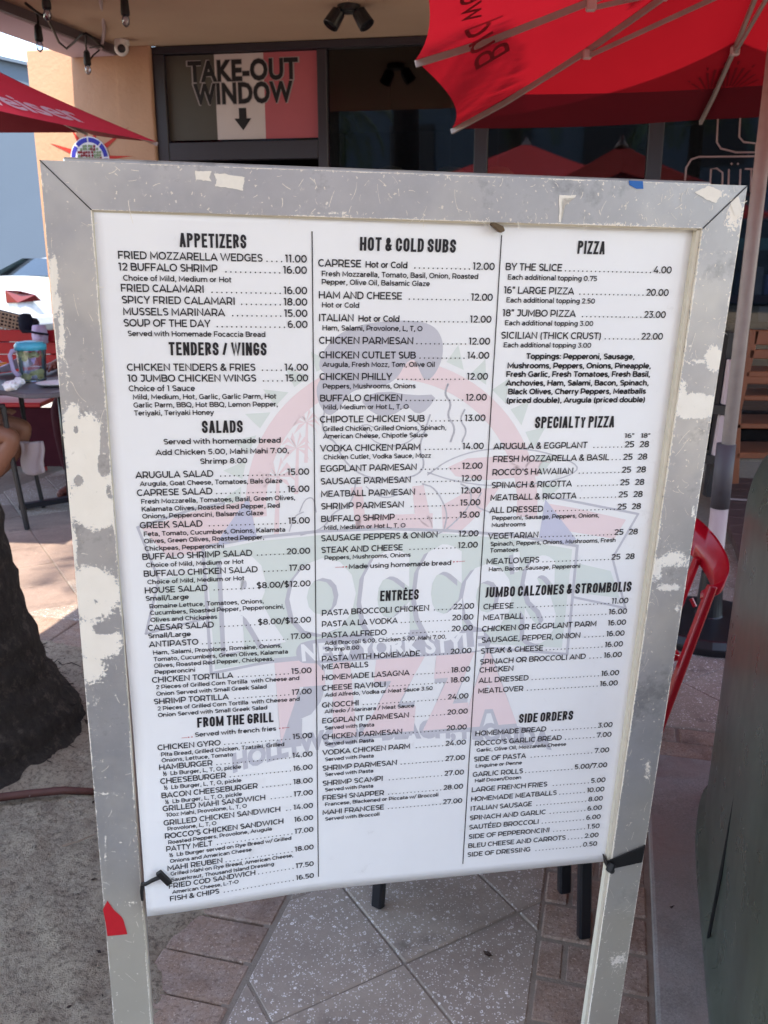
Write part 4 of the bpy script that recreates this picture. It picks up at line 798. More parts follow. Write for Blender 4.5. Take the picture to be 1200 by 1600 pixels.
# ------------------------------------------------------------------ ground
def clip(poly_, keep):        # keep = list of (nx, ny, c): nx*a+ny*b <= c
    for nx, ny, c in keep:
        out = []
        for i in range(len(poly_)):
            p, q = poly_[i], poly_[(i + 1) % len(poly_)]; dp, dq = nx * p[0] + ny * p[1] - c, nx * q[0] + ny * q[1] - c
            if dp <= 0: out.append(p)
            if dp * dq < 0: t_ = dp / (dp - dq); out.append((p[0] + (q[0] - p[0]) * t_, p[1] + (q[1] - p[1]) * t_))
        poly_ = out
        if len(poly_) < 3: return []
    return poly_
def area(p): return abs(sum(p[i][0] * p[(i + 1) % len(p)][1] - p[(i + 1) % len(p)][0] * p[i][1] for i in range(len(p)))) / 2
def slab(name, poly_, mt, parent, z1, th=.05, gap=.0028, bev=.003):
    c = (sum(p[0] for p in poly_) / len(poly_), sum(p[1] for p in poly_) / len(poly_))
    q = []
    for p in poly_:
        d = math.hypot(p[0] - c[0], p[1] - c[1]); k = 1 - gap / max(d, .01); q.append((c[0] + (p[0] - c[0]) * k, c[1] + (p[1] - c[1]) * k))
    tl = [random.uniform(-.0012, .0012) for _ in range(3)]
    mb = MB(); P = lambda p, z: ab(p[0], p[1], z)
    base = [P(p, z1 - th) for p in q]; top = [P(p, z1 + tl[0] + tl[1] * (p[0] - c[0]) * 8 + tl[2] * (p[1] - c[1]) * 8) for p in q]; n = len(q)
    mb.add(base + top, [tuple(range(n))[::-1], tuple(range(n, 2 * n))] + [(i, (i + 1) % n, n + (i + 1) % n, n + i) for i in range(n)])
    return mb.build(name, mt, parent, own=True, bevel=bev)

mb = MB(); mb.add([(-90, -60, -.055), (90, -60, -.055), (90, 160, -.055), (-90, 160, -.055)], [(0, 1, 2, 3)]); mb.build('ground', M['sand'], None, kind='structure')
# planting bed of grey sand beside the pavers (a relief sheet)
def sandz(a, b):
    v = Vector((a, b, 0)); z = .020 * noise.noise(v * 2.2) + .014 * noise.noise(v * 6) + .013 * noise.noise(v * 15) + .008 * noise.noise(v * 38)
    e = min(1, max(0, (-.62 - b) / .3), max(0, (2.72 - a) / .15)); return -.004 + z * (.25 + .75 * e) + .012 * e
mb = MB(); mb.grid(lambda i, j: ab(-.6 + 3.3 * j, -3.4 + 2.82 * i, sandz(-.6 + 3.3 * j, -3.4 + 2.82 * i) - .03 * max(0, min(1, ((-3.4 + 2.82 * i) + .80 + .10 * noise.noise(Vector((j * 14, i * 8, 0)))) / .05))), 170, 200)
mb.build('sand_bed', M['sand'], None, smooth=True, kind='structure')
mb = MB(); mb.fbox(ab(-.6, -.66, -.054), AX * 3.3, BX * 3.6, (0, 0, .051)); mb.fbox(ab(2.7, -5.2, -.054), AX * 3.95, BX * 8.9, (0, 0, .050))
mb.build('bedding_sand', M['grout'], None, kind='structure')
pav = setting('patio_paving', ab(3, 0))
S = .296; r2 = math.sqrt(2)
def diag_field(keep, p0, q0, arange, brange, mt):
    n = 0
    for i in range(-40, 41):
        for j in range(-40, 41):
            p, q = p0 + S * i, q0 + S * j      # corner
            cs = [(p, q), (p + S, q), (p + S, q + S), (p, q + S)]
            pts = [((x + y) / r2, (x - y) / r2) for x, y in cs]
            if max(c[0] for c in pts) < arange[0] or min(c[0] for c in pts) > arange[1] or max(c[1] for c in pts) < brange[0] or min(c[1] for c in pts) > brange[1]: continue
            pts = clip(pts, keep)
            if len(pts) < 3 or area(pts) < .002: continue
            c = sum((ab(x, y) for x, y in pts), Vector()) / len(pts)
            m = mt(sum(x for x, y in pts) / len(pts), sum(y for x, y in pts) / len(pts))
            slab('paving_slab', pts, m, pav, 0); n += 1
    return n
P0, Q0 = .806, 1.284
shellf = lambda a, b: M['shell'] if (b > -2.15 or a > 4.3) else M['shell_plain']
n1 = diag_field([(-1, 0, -.9), (1, 0, 2.55), (0, -1, .635), (0, 1, -.08)], P0, Q0, (.9, 2.55), (-.64, -.08), lambda a, b: M['shell'])
n2 = diag_field([(-1, 0, -2.91), (1, 0, 6.3), (0, -1, 3.6), (0, 1, -.1)], .69 - .296 * 3, 3.67 - .296 * 14, (2.91, 6.3), (-3.6, -.1), shellf)
n3 = diag_field([(-1, 0, -2.62), (1, 0, 4.6), (0, -1, .1), (0, 1, 1.9)], P0, Q0, (2.62, 4.6), (-.1, 1.9), lambda a, b: M['shell'])
def bricks(a0, a1, b0, b1, da, db, stag=0.0, z=0.0):
    r = 0; a = a0
    while a < a1 - .01:
        b = b0 - (stag * db if r % 2 else 0)
        while b < b1 - .01:
            pts = clip([(a, b), (a + da, b), (a + da, b + db), (a, b + db)], [(0, -1, -b0), (0, 1, b1), (1, 0, a1)])
            if len(pts) > 2 and area(pts) > .001:
                sh = .002
                slab('brick', pts, M['brick'], pav, z + random.uniform(-.0015, .0015), gap=.006, bev=.004)
            b += db
        a += da; r += 1
bricks(.95, 2.52, -.845, -.638, .112, .104 * 2)
bricks(.95, 2.62, -.078, .150, .112, .114, .5)
bricks(2.52, 2.62, -.845, -.078, .1, .2); bricks(2.62, 2.91, -.845, -.1, .145, .2)
bricks(2.675, 2.905, -3.4, -.85, .23, .2); bricks(2.44, 2.62, .155, 1.9, .09, .2, .5)
mb = MB(); mb.fbox(ab(.5, .158, -.05), AX * 1.93, BX * 1.7, (0, 0, .062)); mb.build('concrete_pad', M['concrete'], None, kind='structure', bevel=.008, seg=2)
deck = setting('wooden_deck', ab(3.6, 1))
for k in range(18):
    a = 3.02 + k * .16; mb = MB(); mb.fbox(ab(a, .62 + .0, .004), AX * .152, BX * 2.2, (0, 0, .045)); mb.build('plank', M['wood_dark'], deck, own=True, bevel=.003)
mb = MB(); mb.fbox(ab(5.30, .62, .0505), AX * .035, BX * 2.2, (0, 0, .001)); mb.build('painted_line', M['white_post'], deck)
mb = MB(); mb.add([(-60, 9.4, -.05), (12, 9.4, -.05), (12, 60, -.05), (-60, 60, -.05)], [(0, 1, 2, 3)]); mb.build('road', M['asphalt'], None, kind='structure')
mb = MB(); mb.fbox((-60, 6.4, -.052), (57.5, 0, 0), (0, 2.9, 0), (0, 0, .04)); mb.build('pavement', M['pavement'], None, kind='structure')
mb = MB(); mb.fbox((-60, 9.3, -.052), (57.5, 0, 0), (0, .14, 0), (0, 0, .10)); mb.build('kerb', M['concrete'], None, kind='structure', bevel=.01)

# bits of litter on the sand
def gsand(x, y):
    p = atz(x, y, .01); return p
mb = MB(); P = [gsand(-40, 1262), gsand(0, 1252), gsand(50, 1246), gsand(100, 1241), gsand(147, 1243)]; mb.tube([p + Vector((0, 0, .012)) for p in P], [.012, .0115, .011, .0105, .009], 8)
mb.build('pipe', M['pipe'], None, smooth=True, label='rusty brown irrigation pipe lying across the sand at the foot of the palm', cat='pipe')
def twig(pts, r, label, mt='twig', g=None):
    mb = MB(); mb.tube([gsand(*p) + Vector((0, 0, r)) for p in pts], [r] * (len(pts) - 1) + [r * .5], 5); mb.build('twig', M[mt], None, label=label, cat='twig', group=g)
twig([(97, 1323), (120, 1317), (150, 1304)], .0022, 'pale dry twig on the sand just left of the board leg')
twig([(77, 1067), (95, 1065)], .002, 'short pale twig on the sand beside the upper palm trunk')
twig([(91, 1034), (97, 1040), (112, 1036), (128, 1043)], .0018, 'thin dark curled twig on the sand near the brick edging', 'dry_leaf')
twig([(96, 1122), (110, 1117), (122, 1113)], .0016, 'thin dark twig on the sand right of the palm trunk', 'dry_leaf')
def leafbit(name, pts, mt, label, cat, z=.018):
    mb = MB(); P = [atz(x, y, z + .004 * (i % 2)) for i, (x, y) in enumerate(pts)]; mb.prism(P, (0, 0, .0012)); mb.build(name, mt, None, label=label, cat=cat)
leafbit('paper_scrap', [(56, 1047), (63, 1041), (77, 1046), (70, 1050)], M['paper_white'], 'small white paper scrap on the sand right of the palm trunk', 'scrap')
leafbit('paper_scrap', [(37, 1241), (42, 1239), (49, 1240), (47, 1244), (38, 1245)], M['paper_white'], 'tiny white paper scrap resting beside the brown pipe', 'scrap')
leafbit('leaf', [(131, 1124), (137, 1125), (140, 1135), (134, 1130)], M['dry_leaf'], 'small dark brown leaf on the sand touching the board leg', 'leaf')
leafbit('leaf', [(755, 1486), (763, 1487), (769, 1493), (764, 1495), (757, 1491)], M['dry_leaf'], 'small dark leaf on the shell paving under the menu board', 'leaf', .003)
leafbit('leaf', [(1046, 1417), (1050, 1416), (1054, 1415), (1049, 1420)], M['dry_leaf'], 'tiny dark leaf on the concrete pad beside the green cabinet', 'leaf', .016)
rs = random.Random(5); mb = MB()
for _ in range(260):
    a, b = rs.uniform(-.4, 2.6), rs.uniform(-3, -.87)
    p = ab(a, b, sandz(a, b) + .001); s_ = rs.uniform(.002, .007); an = rs.random() * 6.3
    d = Vector((math.cos(an), math.sin(an), 0)) * s_; e = Vector((-d.y, d.x, 0)) * rs.uniform(.2, .6); mb.prism([p - d, p - e, p + d, p + e], (0, 0, s_ * .4))
mb.build('debris', M['dry_leaf'], None, kind='stuff')
mb = MB()
for _ in range(160):
    a, b = rs.uniform(-.4, 2.6), rs.uniform(-3, -.7)
    p = ab(a, b, sandz(a, b) + .001); s_ = rs.uniform(.002, .005); mb.lathe(p, [(s_ * .5, 0), (s_, s_ * .4), (s_ * .4, s_ * .8)], 5)
mb.build('pebbles', M['twig'], None, kind='stuff')

# ------------------------------------------------------------------ palm trees
def palm(base, height, prof, label, lean=(0, 0), crown=True, group=None, seed=1, name='palm_tree', nf=16):
    t_ = thing(name, label, 'tree', base, group); rs = random.Random(seed); base = Vector(base)
    def rad(z):
        for (z0, r0), (z1, r1) in zip(prof, prof[1:]):
            if z <= z1: return r0 + (r1 - r0) * (z - z0) / (z1 - z0)
        return prof[-1][1]
    mb = MB(); nz = int(height / .03); na = 40
    if height < 1e9:
        def fn(i, j):
            z = height * j ** 1.7; a = 2 * math.pi * i; r = rad(z); zz = z + .015 * math.sin(a * 2 + z * 3)
            r *= 1 + .022 * math.sin(zz * 2 * math.pi / .085) ** 5 + .03 * noise.noise(Vector((math.cos(a) * 2, math.sin(a) * 2, z * 7))) + .03 * noise.noise(Vector((math.cos(a) * 7, math.sin(a) * 7, z * 18)))
            if z < .12: r *= 1 + .10 * noise.noise(Vector((math.cos(a) * 3 + 5, math.sin(a) * 3, 0)))
            return base + Vector((lean[0] * z + r * math.cos(a), lean[1] * z + r * math.sin(a), z - .03))
        mb.grid(fn, na, min(220, nz))
    mb.build('trunk', M['bark'], t_, smooth=True)
    if seed == 3:
        mb = MB()
        for _ in range(160):
            a = rs.random() * 6.28; z = rs.random() ** 2 * .35; r = rad(z) * 1.0; p = base + Vector((r * math.cos(a), r * math.sin(a), z)); d = Vector((math.cos(a), math.sin(a), 0)); sd = Vector((-d.y, d.x, 0)) * rs.uniform(-.02, .02); L = rs.uniform(.006, .02)
            q = p + d * L * .6 + sd + Vector((0, 0, -L * rs.uniform(-.2, .9))); w = Vector((0, 0, .002)) + sd * .06; mb.add([p - w - d * .012, p + w - d * .012, q + w * .4, q - w * .4], [(0, 1, 2, 3)])
        mb.build('bark_fibres', M['bark'], t_, kind='stuff')
    top = base + Vector((lean[0] * height, lean[1] * height, height)); 
    if not crown: return t_
    for k in range(nf):
        az = 2 * math.pi * k / nf + rs.uniform(-.2, .2); el = rs.uniform(-.2, 1.1); L = rs.uniform(1.8, 2.5); mb = MB(); P = []; p = top.copy(); e = el
        for i in range(11):
            P.append(p.copy()); d = Vector((math.cos(az) * math.cos(e), math.sin(az) * math.cos(e), math.sin(e))); p = p + d * L / 10; e -= .16
        mb.tube(P, [.022 - .0018 * i for i in range(11)], 5); side = Vector((-math.sin(az), math.cos(az), 0))
        for i in range(2, 46):
            f_ = i / 46 * 10; a = P[min(9, int(f_))].lerp(P[min(10, int(f_) + 1)], f_ % 1); d = (P[min(10, int(f_) + 1)] - P[int(f_)]).normalized()
            for s_ in (-1, 1):
                l = .42 * math.sin(math.pi * (.15 + .8 * i / 46)) + .08; tip = a + side * s_ * l * .8 + d * l * .55 - Vector((0, 0, l * rs.uniform(.15, .5))); mid = a.lerp(tip, .5) + Vector((0, 0, .02)); w = d * .018
                mb.add([a, mid - w, tip, mid + w], [(0, 1, 2, 3)])
        mb.build('frond', M['leaf_green'], t_)
    return t_
palm((-1.29, 2.42, 0), 6.4, [(-.03, .40), (0, .39), (.06, .355), (.22, .285), (.42, .24), (.6, .22), (1.5, .16), (7, .13)], 'thick dark ringed palm trunk rising from the sand at the left edge', lean=(-.02, 0), seed=3)

# ------------------------------------------------------------------ restaurant building
FO, FX = Vector((0, 6.88, 0)), Vector((1, -.176, 0)).normalized(); FN = Vector((FX.y, -FX.x, 0))   # wall line and its outward normal
if FN.y > 0: FN = -FN
def fac(x, y, off=0.0):
    p = onplane(x, y, FO + FN * off, FN); d = p - FO; return d.dot(FX), d.z
def fp(s, z, off=0.0): return FO + FX * s + Vector((0, 0, z)) + FN * off
bld = thing('restaurant_building', 'peach stucco restaurant front with dark framed windows under a deep canopy', 'building', fp(0, 0))
sL, sR = fac(53, 160)[0], fac(243, 160)[0]; ztop = 2.86; SE = 4.6
def wallbox(mb, s0, s1, z0, z1, o0, o1): mb.fbox(fp(s0, z0, o0), FX * (s1 - s0), FN * (o1 - o0), (0, 0, z1 - z0))
mb = MB(); wallbox(mb, sL, sR, 0, 2.855, -.35, .05); mb.build('wall', M['stucco'], bld, bevel=.012, seg=2)
mb = MB(); wallbox(mb, sR, 9, 2.93, 4.2, -.4, .0); mb.build('upper_wall', M['stucco'], bld)
dfz0, dfz1 = fac(400, 222)[1], fac(380, 84)[1]
# frame members (s0,s1,z0,z1)
zt = 2.86; zh = fac(300, 84)[1]
def member(s0, s1, z0, z1, o0=-.06, o1=.02): 
    mb = MB(); wallbox(mb, s0, s1, z0, z1, o0, o1); mb.build('window_frame', M['dark_frame'], bld, bevel=.004)
m1a, m1b = fac(497, 160)[0], fac(512, 160)[0]; m2a, m2b = fac(741, 230)[0], fac(762, 230)[0]; m3a, m3b = fac(1012, 225)[0], fac(1036, 225)[0]
zb = fac(380, 221)[1]; zb2 = fac(380, 250)[1]
member(sR + .002, 6.5, zh, zt - .012); member(sR + .002, sR + .09, 0.1, zh - .002)
for a, b in ((m1a, m1b), (m2a, m2b), (m3a, m3b), (m3a + 1.35, m3b + 1.35)): member(a, b, .1, zh - .002)
member(sR + .092, m1a - .002, zb2, zb); member(m1b + .002, m2a - .002, .95, 1.03); member(sR + .092, m1a - .002, 1.05, 1.13)
mb = MB(); wallbox(mb, sR + .002, m2a, 0, .95, -.3, -.065); mb.build('lower_wall', M['stucco'], bld)
for a, b, z0, z1 in ((sR + .09, m1a, zb + .0, zh), (m1b, m2a, 1.03, zh), (m2b, m3a, .1, zh), (m3b, m3a + 1.35, .1, zh)):
    mb = MB(); wallbox(mb, a + .001, b - .001, z0 + .001, z1 - .001, -.03, -.024); mb.build('window_pane', M['window_glass'], bld)
mb = MB(); wallbox(mb, sR, 6.6, 0, 2.9, -5.2, -5.0); wallbox(mb, sR - .1, sR - .002, 0, 2.9, -5.0, -.4); wallbox(mb, 6.4, 6.5, 0, 2.9, -5.0, -.07); wallbox(mb, sR, 6.4, 2.862, 2.92, -5, -.07); wallbox(mb, sR, 6.4, -.04, .03, -5, -.3)
mb.build('room', M['interior'], bld)
# canopy: soffit and edge beam
mb = MB(); BD = (Vector((-.27, -1, 0))).normalized(); o1 = Vector((-2.18, 7.28, 0)); o1 = fp((o1 - FO).dot(FX), 0, 0.052)
inner = fp(fac(186, 76)[0], 0, .052)
CZ = 2.852
mb.prism([Vector((inner.x, inner.y, CZ)), Vector((inner.x, inner.y, CZ)) + BD * 3.1, Vector((fp(6.5, 0, 3.2).x, fp(6.5, 0, 3.2).y, CZ)), Vector((fp(6.5, 0, .0).x, fp(6.5, 0, .0).y, CZ)), Vector((fp(sR, 0, .0).x, fp(sR, 0, 0).y, CZ))], (0, 0, .3))
mb.build('soffit', M['soffit'], bld)
zb_ = 2.79; pO = fp(fac(118, 82)[0], 0, .055); pI = fp(fac(184, 78)[0], 0, .055)
q = [Vector((p.x, p.y, zb_)) for p in (pO, pO + BD * 3.2 + Vector((-.0, 0, 0)), pI + BD * 3.2, pI)]
mb = MB(); mb.prism(q, (0, 0, .42)); mb.build('edge_beam', M['beam'], bld, bevel=.004)
q = [Vector((p.x, p.y, zb_ + .004)) for p in (pI + FX * .004, pI + BD * 3.2 + FX * .004, pI + BD * 3.2 + FX * .03, pI + FX * .03)]
mb = MB(); mb.prism(q, (0, 0, .068)); mb.build('drip_edge', M['beam_side'], bld)

# takeout sign
s0, z0 = fac(262, 221); s1, z1 = fac(497, 84); zl = fac(265, 90)[1]; s1 = m1a - .004
sg = thing('takeout_sign', 'dark green, white and red flag window sign with black take-out lettering and arrow', 'sign', fp(s0, z0))
w = (s1 - s0); zz0, zz1 = z0 + .006, zh - .006
for k, mk, a, b in ((0, 'vinyl_green', 0, .335), (1, 'vinyl_white', .335, .655), (2, 'vinyl_red', .655, 1)):
    mb = MB(); wallbox(mb, s0 + w * a, s0 + w * b, zz0, zz1, -.022, -.018); mb.build('stripe', M[mk], sg)
def facetext(s, sa, sb, zbase, cap, off, fo, mt, parent, name='lettering', lift=0, shear=0):
    vs_, fs, x0, x1 = tmesh(s, fo, 1.05, shear); k = (sb - sa) / (x1 - x0); mb = MB()
    mb.add([fp(sa + (v.x - x0) * k, zbase + v.y * cap / CAPH, off) for v in vs_], fs); return mb.build(name, mt, parent)
for s, xa, ya, xb, yb, jumps in (('TAKE-OUT', 293, 127, 465, 122, 0), ('WINDOW', 302, 162, 457, 158, 0)):
    a0 = fac(xa, ya); b0 = fac(xb, yb); cap = .128
    facetext(s, a0[0] - .012, b0[0] + .012, a0[1], cap, -.0165, .062, M['vinyl_outline'], sg, 'outline'); facetext(s, a0[0], b0[0], a0[1], cap, -.0155, .036, M['vinyl_black'], sg)
ax_, az_ = fac(379, 203); a2 = fac(379, 168)[1]; mb = MB()
for pts in ([(-.028, a2), (.028, a2), (.028, az_ + .075), (-.028, az_ + .075)], [(-.065, az_ + .08), (.065, az_ + .08), (0, az_)]): mb.prism([fp(ax_ + x, z, -.0155) for x, z in pts], FN * -.0015)
mb.build('arrow', M['vinyl_black'], sg)

# emblem on the pier
em = thing('sun_globe_emblem', 'red rayed sun and tiled globe emblem painted on the peach wall', 'emblem', fp(*fac(147, 262)))
ec = fac(146, 249); Rm = fac(176, 249)[0] - ec[0]
def ePoly(mb, pts, off): mb.prism([fp(ec[0] + x, ec[1] + z, off) for x, z in pts], FN * -.002)
for a0, rr, wd_ in ((160, 2.15, 11), (122, 1.6, 10), (98, 1.5, 5), (72, 1.6, 10), (33, 2.5, 10), (2, 2.2, 8), (190, 1.5, 9), (-30, 1.5, 9), (-75, 1.5, 9), (230, 1.5, 9)):
    mb = MB(); r_in = Rm * .72; ePoly(mb, [(r_in * math.cos(R(a0 - wd_)), r_in * math.sin(R(a0 - wd_))), (r_in * math.cos(R(a0 + wd_)), r_in * math.sin(R(a0 + wd_))), (Rm * rr * math.cos(R(a0)), Rm * rr * math.sin(R(a0)))], .054)
    mb.build('ray', M['emblem_red'], em)
mb = MB(); ePoly(mb, [(Rm * math.cos(R(a)), Rm * math.sin(R(a))) for a in range(0, 360, 12)], .0565); mb.build('white_rim', M['emblem_white'], em)
mb = MB()
for a in (5, 50, 95, 140, 185, 230, 275, 320):
    ePoly(mb, [(Rm * .95 * math.cos(R(a + k)), Rm * .95 * math.sin(R(a + k))) for k in range(0, 41, 8)] + [(Rm * .74 * math.cos(R(a + k)), Rm * .74 * math.sin(R(a + k))) for k in range(40, -1, -8)], .0585)
mb.build('blue_band', M['emblem_blue'], em, kind='stuff')
rs = random.Random(2); mbs = {'emblem_green': MB(), 'emblem_maroon': MB()}
for i in range(-5, 6):
    for j in range(-5, 6):
        x, z = (i + rs.uniform(-.1, .1)) * Rm * .14, (j + rs.uniform(-.1, .1)) * Rm * .14
        if math.hypot(x, z) < Rm * .64: h = Rm * .062; ePoly(mbs['emblem_green' if noise.noise(Vector((i * .35, j * .35, 2))) > -.05 else 'emblem_maroon'], [(x - h, z - h), (x + h, z - h * .8), (x + h * .9, z + h), (x - h * .8, z + h)], .0585)
for k, m_ in mbs.items():
    if m_.v: m_.build('mosaic_tiles', M[k], em, kind='stuff')

# security camera, spots, string lights on the soffit
def under(x, y, z=CZ): return atz(x, y, z)
p = under(190, 62); t_ = thing('security_camera', 'small white dome security camera under the canopy corner', 'camera', p)
mb = MB(); mb.lathe(p - Vector((0, 0, .03)), [(.05, .029), (.052, .0), (.045, -.01)], 20); mb.build('mount', M['white_plastic'], t_, smooth=False, bevel=.002)
d = (EYE - p).normalized(); Mq = d.to_track_quat('Z', 'Y').to_matrix(); hp = p + Vector((-.0, -.02, -.06))
mb = MB(); mb.lathe(hp, [(.02, -.035), (.044, -.02), (.05, 0), (.044, .02), (.032, .032)], 20, M=Mq); mb.build('housing', M['white_plastic'], t_, smooth=True)
mb = MB(); mb.lathe(hp, [(.028, .033), (.024, .037), (.008, .039)], 16, M=Mq); mb.build('lens', M['black_metal'], t_, smooth=True)
p = under(545, 8); t_ = thing('spotlight', 'black twin head spotlight on the soffit above the windows', 'light fixture', p)
mb = MB(); mb.lathe(p - Vector((0, 0, .035)), [(.07, .034), (.07, 0), (.06, -.005)], 20); mb.build('base', M['black_metal'], t_, bevel=.002)
for sx, dy in ((-1, .0), (1, .0)):
    c = p + Vector((sx * .085, -.05, -.085)); dr = Vector((sx * .5, -.25, -.8)).normalized(); Mq = dr.to_track_quat('Z', 'Y').to_matrix(); mb = MB()
    mb.lathe(c, [(.025, -.06), (.043, -.045), (.05, .05), (.044, .052), (.04, .03)], 16, M=Mq); mb.tube([p + Vector((sx * .03, 0, -.03)), c - dr * .05], .012, 6); mb.build('lamp_head', M['black_metal'], t_)
def sock(x, y, dist, label, L=.1, bulb=True, g='string light sockets under the canopy'):
    p = aty(x, y, dist); t_ = thing('string_light', label, 'light bulb', p, g); mb = MB()
    mb.lathe(p, [(.012, .05), (.022, .035), (.026, -.03), (.024, -.045)], 12); mb.build('socket', M['black_rubber'], t_, smooth=True)
    if bulb: mb = MB(); mb.lathe(p - Vector((0, 0, .045)), [(.015, 0), (.022, -.02), (.020, -.045), (.006, -.06)], 12); mb.build('bulb', M['clear_plastic'], t_, smooth=True)
    return p
A1 = sock(60, 52, 6.1, 'black bulb socket hanging nearest the sky at the canopy edge'); A2 = sock(136, 91, 6.9, 'bulb socket hanging in front of the peach wall by the beam')
A3 = sock(195, 10, 5.6, 'bulb socket hanging from the soffit above the security camera'); A4 = sock(72, 0, 5.5, 'bulb socket cut by the top edge of the photo at upper left')
mb = MB(); cpts = [(40, 5), (56, 18), (62, 22), (72, 26), (82, 44), (92, 66), (104, 76), (116, 66), (127, 54), (134, 52), (142, 57), (150, 64), (158, 72), (162, 74)]
cc = [under(x, y, 2.765) for x, y in cpts]; mb.tube(cc, .008, 6)
mb.tube([under(58, 20, 2.765), aty(60, 32, 6.1), A1 + Vector((0, 0, .04))], .007, 6); mb.tube([under(134, 53, 2.765), aty(134, 70, 6.7), A2 + Vector((0, 0, .04))], .007, 6); mb.tube([A2 + Vector((.01, 0, -.02)), aty(146, 86, 6.92), aty(158, 76, 6.95)], .006, 6); mb.tube([under(140, 75, 2.75), under(150, 73, 2.75), under(160, 70, 2.75)], .004, 6)
mb.build('light_cord', M['cord'], None, smooth=True, label='black string light cord looping along the canopy beam', cat='cord', kind='thing')
mb = MB(); mb.tube([under(156, -20), under(157, 0), aty(160, 20, 6.3), aty(163, 45, 6.6), aty(161, 62, 6.9), aty(157, 77, 6.95)], .012, 8); mb.build('white_cable', M['white_post'], None, smooth=True, label='pale cable hanging from the soffit beside the security camera', cat='cable')

# window lettering tubes on the right pane
def fq(x, y, off=-.018): s_, z_ = fac(x, y, off); return fp(s_, z_, off)
ns = thing('window_sign', 'faint outlined DUTI lettering sign inside the right window', 'sign', fq(1190, 300))
for nm, paths in (('outline', [[(1070, 285), (1072, 262), (1080, 249), (1092, 245), (1300, 243)], [(1122, 178), (1120, 222), (1126, 232), (1150, 238), (1180, 238), (1181, 224), (1162, 222), (1155, 214), (1157, 178)]]),
                  ('letter', [[(1109, 300), (1111, 264), (1120, 263), (1129, 270), (1128, 300)], [(1139, 264), (1138, 292), (1142, 300), (1152, 300), (1156, 292), (1157, 264)], [(1164, 264), (1184, 264)], [(1174, 264), (1173, 300)], [(1192, 264), (1191, 300)]]), ('dot', [[(1142, 255), (1144, 257)], [(1152, 255), (1154, 257)]])):
    for pth in paths: mb = MB(); mb.tube([fq(x, y) for x, y in pth], .006, 6); mb.build(nm, M['neon'], ns, smooth=True)
for x, lab in ((703, 'left'), (777, 'middle'), (610, 'far')):  # yellow domes added to stand in for reflections on the glass
    p = aty(x, 268, 8.6); t_ = thing('reflection_dome', {'left': 'yellow shaded pendant lamp inside, just left of the narrow mullion', 'middle': 'yellow shaded pendant lamp inside, just right of the narrow mullion', 'far': 'dim yellow pendant lamp inside, left of the other two'}[lab], 'lamp', p, 'pendant lamps inside the window')
    mb = MB(); mb.lathe(p, [(.16, -.06), (.15, -.02), (.10, .03), (.03, .045)], 18); mb.build('reflected_arc', M['reflection_yellow'], t_, smooth=True); mb = MB(); mb.tube([p + Vector((0, 0, .04)), Vector((p.x, p.y, 2.86))], .006, 6); mb.build('rod', M['black_metal'], t_)

# blue-grey building on the far left and the street behind
t_ = thing('grey_building', 'plain blue-grey building beyond the parking street at far left', 'building', (-10, 22, 0))
mb = MB(); A = aty(-300, 25, 21.5); B = aty(46, 104, 22.5); C_ = B + Vector((4, 1, 0)); pts = [Vector((A.x, A.y, 0)), Vector((C_.x, C_.y, 0)), Vector((C_.x, C_.y, B.z - .1)), Vector((B.x, B.y, B.z)), Vector((A.x, A.y, A.z))]
mb.prism(pts, (0, 7, 0)); mb.build('wall', M['bluewall'], t_)
mb = MB(); mb.bar([Vector((A.x, A.y - .05, A.z + .03)), Vector((B.x, B.y - .05, B.z + .03)), Vector((C_.x, C_.y - .05, B.z - .07))], .25, .07); mb.build('roof_coping', M['bluewall'], t_)
